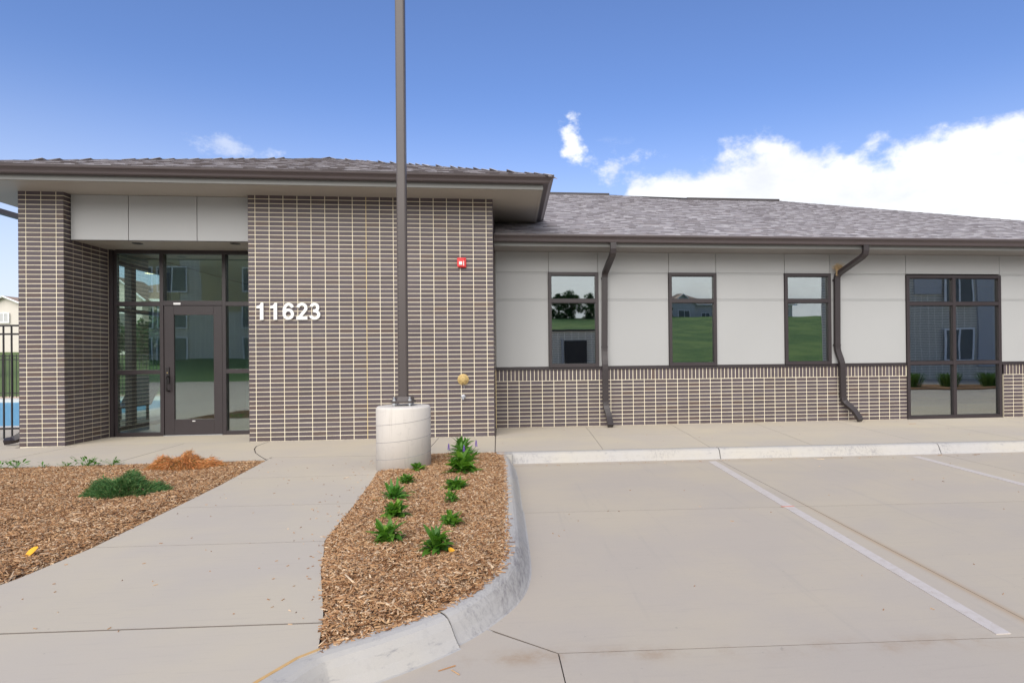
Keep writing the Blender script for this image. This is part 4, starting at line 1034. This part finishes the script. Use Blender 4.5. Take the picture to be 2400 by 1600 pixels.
MB().box(-30, 10, 13.6, 15.4, -.2, -.02).build('pool_border', 'wood_chip', kind='structure')
can = thing('pool_canopy', 'dark beam of a pool canopy seen past the left eave', 'canopy', (-5.29, 0, 0))
boxo('beam', 'gutter_metal', can, -.05, .05, .9, 13, 3.93, 4.02); boxo('post', 'gutter_metal', can, -.05, .05, 8, 8.1, 0, 3.93); boxo('post', 'gutter_metal', can, -.05, .05, 12.9, 13, 0, 3.93)
lc = thing('lounge_chair', 'dark sling lounge chair on the pool terrace behind the side window', 'chair', (-4.3, 3.0, 0))
MB().box(0, .6, 0, 1.3, .30, .34).build('seat', 'black_metal', lc); MB().add([(0, 1.3, .32), (.6, 1.3, .32), (.6, 1.85, .92), (0, 1.85, .92), (0, 1.33, .30), (.6, 1.33, .30), (.6, 1.88, .90), (0, 1.88, .90)], [(0, 1, 2, 3), (7, 6, 5, 4), (0, 4, 5, 1), (3, 2, 6, 7)]).build('backrest', 'black_metal', lc)
for x in (.03, .57):
    for y in (.1, 1.25): boxo('leg', 'black_metal', lc, x-.02, x+.02, y-.02, y+.02, 0, .30)

# ================================================================== TREES & HOUSES
def tree(name, label, x, y, z, h, r, kind=0, n=5000, group=None, trunk=True):
    t = thing(name, label, 'tree', (x, y, z), group); mb = MB()
    mb.tube([(0, 0, -.3), (.05, 0, h*.3), (0, .1, h*.62), (.05, 0, h*.92)], h*.028, 8, rad2=h*.006)
    nc = 26; cl_ = []
    for k in range(nc):
        a = random.uniform(0, 6.28)
        if kind == 1: f = random.uniform(.12, 1); rr = r*(1.05-f)*random.uniform(.3, 1); c = (rr*math.cos(a), rr*math.sin(a), h*f); cr = r*.30*(1.15-f)+.1
        else: f = random.uniform(.22, .98); rr = r*math.sin(math.pi*min(1, (f-.05)/.97))*random.uniform(.2, 1); c = (rr*math.cos(a), rr*math.sin(a), h*f); cr = r*random.uniform(.25, .42)
        cl_.append((c, cr)); mb.tube([(0, 0, c[2]*.62), (c[0]*.5, c[1]*.5, c[2]*.85), c], h*.008, 5, rad2=h*.002)
    mb.build('trunk', 'bark', t)
    ci = RNG.integers(0, nc, n); Cc = np.array([c for c, _ in cl_])[ci]; Rc = np.array([q for _, q in cl_])[ci]
    dv = RNG.normal(0, 1, (n, 3)); dv /= np.linalg.norm(dv, axis=1)[:, None]; P = Cc+dv*(Rc*RNG.random(n)**.4)[:, None]
    u_ = RNG.normal(0, 1, (n, 3)); u_ /= np.linalg.norm(u_, axis=1)[:, None]; v_ = np.cross(u_, dv); v_ /= np.linalg.norm(v_, axis=1)[:, None]+1e-9
    s_ = (RNG.uniform(.5, 1.2, n)*r*.055)[:, None]
    V = np.stack([P-u_*s_-v_*s_*.6, P+u_*s_-v_*s_*.6, P+u_*s_+v_*s_*.6, P-u_*s_+v_*s_*.6], 1).reshape(-1, 3)
    quadmesh('crown', V, np.arange(n*4).reshape(-1, 4), RNG.random(n), 'tree_leaf', t, kind='stuff'); return t
tree('conifer_tree', 'green conifer in front of the beige house beyond the pool fence', -24.3, 24, .2, 4.6, 1.5, 1, 6000)
tree('round_tree', 'small round tree on the lawn seen through the entrance glass', -13.5, 19, .1, 3.2, 1.2, 0, 4000)
tree('leafy_tree', 'broad leafy tree behind the pool lawn', -18, 33, .9, 3.6, 2.4, 0, 5000)
def win(par, x0, x1, z0, z1, y, s_=1, mt='interior_dark'):
    fr = thing('window', '', ''); del fr['label']; del fr['category']; fr.parent = par
    a, b = sorted((y, y-s_*.06))
    MB().box(x0-.1, x1+.1, a, b, z0-.1, z0).box(x0-.1, x1+.1, a, b, z1, z1+.1).box(x0-.1, x0, a, b, z0, z1).box(x1, x1+.1, a, b, z0, z1).box((x0+x1)/2-.04, (x0+x1)/2+.04, a, b, z0, z1).build('frame', 'white_paint', fr)
    a, b = sorted((y-s_*.01, y-s_*.03)); boxo('pane', mt, fr, x0, x1, a, b, z0, z1)
def house(name, label, x0, x1, y, dpt, z, wh, rh, wall, brick_h, s_=1, gable=None, wins=(), hip=True):
    """s_=1: the seen face looks -y (front at y); s_=-1: it looks +y"""
    t = thing(name, label, 'house', (0, 0, 0)); a, b = sorted((y, y+s_*dpt))
    MB().box(x0, x1, a, b, z+brick_h, z+wh).build('wall', wall, t)
    if brick_h: a2, b2 = sorted((y-s_*.06, y+s_*dpt)); MB().box(x0-.05, x1+.05, a2, b2, z-1, z+brick_h).build('brick_base', 'house_brick', t)
    o = .5; ym = (a+b)/2; ins = min(dpt/2, (x1-x0)/2-.5) if hip else -.4
    ap_ = [(x0+ins, ym, z+wh+rh), (x1-ins, ym, z+wh+rh)]; e_ = [(x0-o, a-o, z+wh), (x1+o, a-o, z+wh), (x1+o, b+o, z+wh), (x0-o, b+o, z+wh)]
    MB().add(e_+ap_, [(0, 1, 5, 4), (1, 2, 5), (2, 3, 4, 5), (3, 0, 4), (3, 2, 1, 0)]).build('roof', 'house_roof', t)
    MB().box(x0-o, x1+o, a-o-.03, a-o, z+wh-.18, z+wh+.03).box(x0-o, x1+o, b+o, b+o+.03, z+wh-.18, z+wh+.03).build('eave_trim', 'white_paint', t)
    if gable:
        gx0, gx1, gp, gh = gable; yf = y-s_*gp; a3, b3 = sorted((yf, y+s_*1)); gm = (gx0+gx1)/2
        MB().box(gx0, gx1, a3, b3, z, z+wh).add([(gx0, yf, z+wh), (gx1, yf, z+wh), (gm, yf, z+wh+gh)], [(0, 1, 2)]).build('gable_wall', wall, t)
        yo = yf-s_*.3; yb_ = y+s_*2.5
        MB().add([(gx0-.4, yo, z+wh-.15), (gm, yo, z+wh+gh+.1), (gx1+.4, yo, z+wh-.15), (gx0-.4, yb_, z+wh-.15), (gm, yb_, z+wh+gh+.1), (gx1+.4, yb_, z+wh-.15)], [(0, 1, 4, 3), (1, 2, 5, 4)]).build('gable_roof', 'house_roof', t)
        MB().tube([(gx0-.4, yo-s_*.03, z+wh-.22), (gm, yo-s_*.03, z+wh+gh+.02), (gx1+.4, yo-s_*.03, z+wh-.22)], .09, 4).build('gable_trim', 'white_paint', t)
    for q in wins: win(t, *q)
    return t
house('beige_house', 'beige two storey house with brown roof beyond the pool', -52, -36, 50, 10, 1.0, 5.15, .75, 'house_siding', 2.1, 1, (-41.3, -37.6, .8, .75), [(-39.85, -39.2, 4.75, 5.45, 49.2-.07, 1, 'house_grey'), (-45, -43.6, 4.2, 5.6, 50-.07, 1, 'house_grey')])
house('grey_house', 'grey gabled house behind the pool lawn, seen through the entrance glass', -31, -21, 44, 9, 1.6, 4.6, 1.8, 'house_siding', 0, 1, (-28.5, -25, 1, 1.6), [(-27.4, -26.2, 3.6, 5, 43-.07, 1)])
# behind the camera: what the windows mirror
zh = -.14+57*.125
for k, (x0, x1) in enumerate(((-22, -9), (19, 29), (31, 41), (43, 56))):
    house('hillside_house', ('grey house at the west end of the green hilltop', 'grey hilltop house nearest the middle, with a front gable', 'pale hilltop house between two others', 'eastern hilltop house beside the dark brick block')[k], x0, x1, -98, 9, zh-1, 4.6, 2.2, ('house_grey', 'house_siding')[k % 2], 1.2, -1, (x0+2, x0+6, 1, 1.6), [(x0+3, x0+5, zh+1, zh+2.4, -97+.07, -1), (x0+7.5, x0+9, zh+.4, zh+2.0, -98+.07, -1)])
tl = ('leafy tree at the west end of the hilltop row', 'leafy tree left of the middle of the hilltop', 'tallest leafy tree on the hilltop', 'rounded leafy tree behind the grey hilltop house', 'leafy tree between the hilltop houses', 'leafy tree near the eastern hilltop house', 'low leafy tree between two taller hilltop trees', 'easternmost of the close group of hilltop trees')
for k, (x, y, zz, h_) in enumerate(((2, -92, zh, 5.0), (9.5, -92, zh, 4.6), (14, -90, zh, 4.9), (25, -106, zh, 6.5), (30.0, -91, zh, 3.8), (48, -90, zh, 4.6), (12, -90, zh, 4.3), (17, -89, zh, 4.4))):
    tree('hill_tree', tl[k], x, y, zz-.5, h_+.5, h_*.44, 0, 3600, 'trees on the hill behind the camera')
ab = thing('brick_apartments', 'dark brick three storey apartment block east of the parking lot behind the camera', 'building')
MB().prism([(20.2, -19), (48, -19), (48, -34), (29.5, -34)], -.3, 9.4).build('wall', 'far_brick', ab)
MB().prism([(19.9, -18.7), (48.3, -18.7), (48.3, -34.3), (29.3, -34.3)], 9.4, 9.8).build('roof', 'white_paint', ab)
MB().box(20.4, 25.2, -19.08, -18.9, 5.6, 9.3).build('siding', 'panel', ab); MB().box(25.3, 26.9, -19.08, -18.9, 4.4, 9.3).box(29.0, 31.4, -19.08, -18.9, .5, 9.3).build('siding', 'house_grey', ab)
for x in (22.4, 27.1, 39, 43.5):
    for z in (.9, 3.9, 6.9): win(ab, x, x+1.5, z, z+1.6, -18.88, -1)
en = thing('brick_enclosure', 'low dark brick enclosure with a black gate behind the camera, seen in the first window', 'enclosure')
MB().box(5.7, 9.6, -27.5, -24.3, -.3, 2.75).build('wall', 'far_brick', en); MB().box(5.6, 9.7, -27.6, -24.2, 2.75, 2.85).build('coping', 'bronze', en)
boxo('gate', 'black_metal', en, 7.1, 8.4, -24.3, -24.22, .0, 2.2); boxo('gate_post', 'panel', en, 6.9, 7.05, -24.3, -24.15, -.1, 2.3)
ac = thing('tan_apartments', 'tan and brown apartment block with white windows west of the parking lot', 'building')
MB().box(-50, -13, -62, -45, -.3, 11).build('wall', 'far_brick', ac); MB().box(-51, -12, -63, -44.2, 11, 11.4).build('roof', 'bronze', ac)
for x in (-46, -36, -29.6, -22.5):
    MB().box(x, x+5.3, -45.1, -44.9, 5.5, 10.9).build('siding', 'tan_siding', ac)
for x in (-45, -35, -28.6, -25.9, -19):
    for z in (1.2, 4.1, 7.2): win(ac, x, x+2.2, z, z+2.0, -44.86, -1)
# the far planting strip mirrored in the big window
MB().prism([(15.5, -10.6), (17.5, -9.8), (21, -9.5), (27, -9.8), (27, -12.4), (17, -12.2)], -.2, -.08).build('planting_bed', 'wood_chip', kind='structure')
for k, (x, y) in enumerate(((19.6, -10.8), (21.3, -11.0), (22.9, -10.8))):
    t = thing('daylily', ('clump of grassy daylily leaves, western one of the strip behind the camera', 'middle clump of daylily leaves behind the camera', 'eastern clump of daylily leaves behind the camera')[k], 'plant', (x, y, -.08), 'daylilies in the strip behind the camera')
    mb = MB()
    for _ in range(260):
        a = random.uniform(0, 6.28); r0 = random.uniform(0, .35); r1 = r0+random.uniform(.15, .35); c, s_ = math.cos(a), math.sin(a); hh = random.uniform(.3, .55); q = .012
        mb.add([(r0*c-s_*q, r0*s_+c*q, 0), (r0*c+s_*q, r0*s_-c*q, 0), (r1*c*.8+s_*q, r1*s_*.8-c*q, hh), (r1*c*.8-s_*q, r1*s_*.8+c*q, hh), (r1*c*1.2, r1*s_*1.2, hh*.85)], [(0, 1, 2, 3), (3, 2, 4)])
    mb.build('foliage', 'grass_blade', t, kind='stuff')
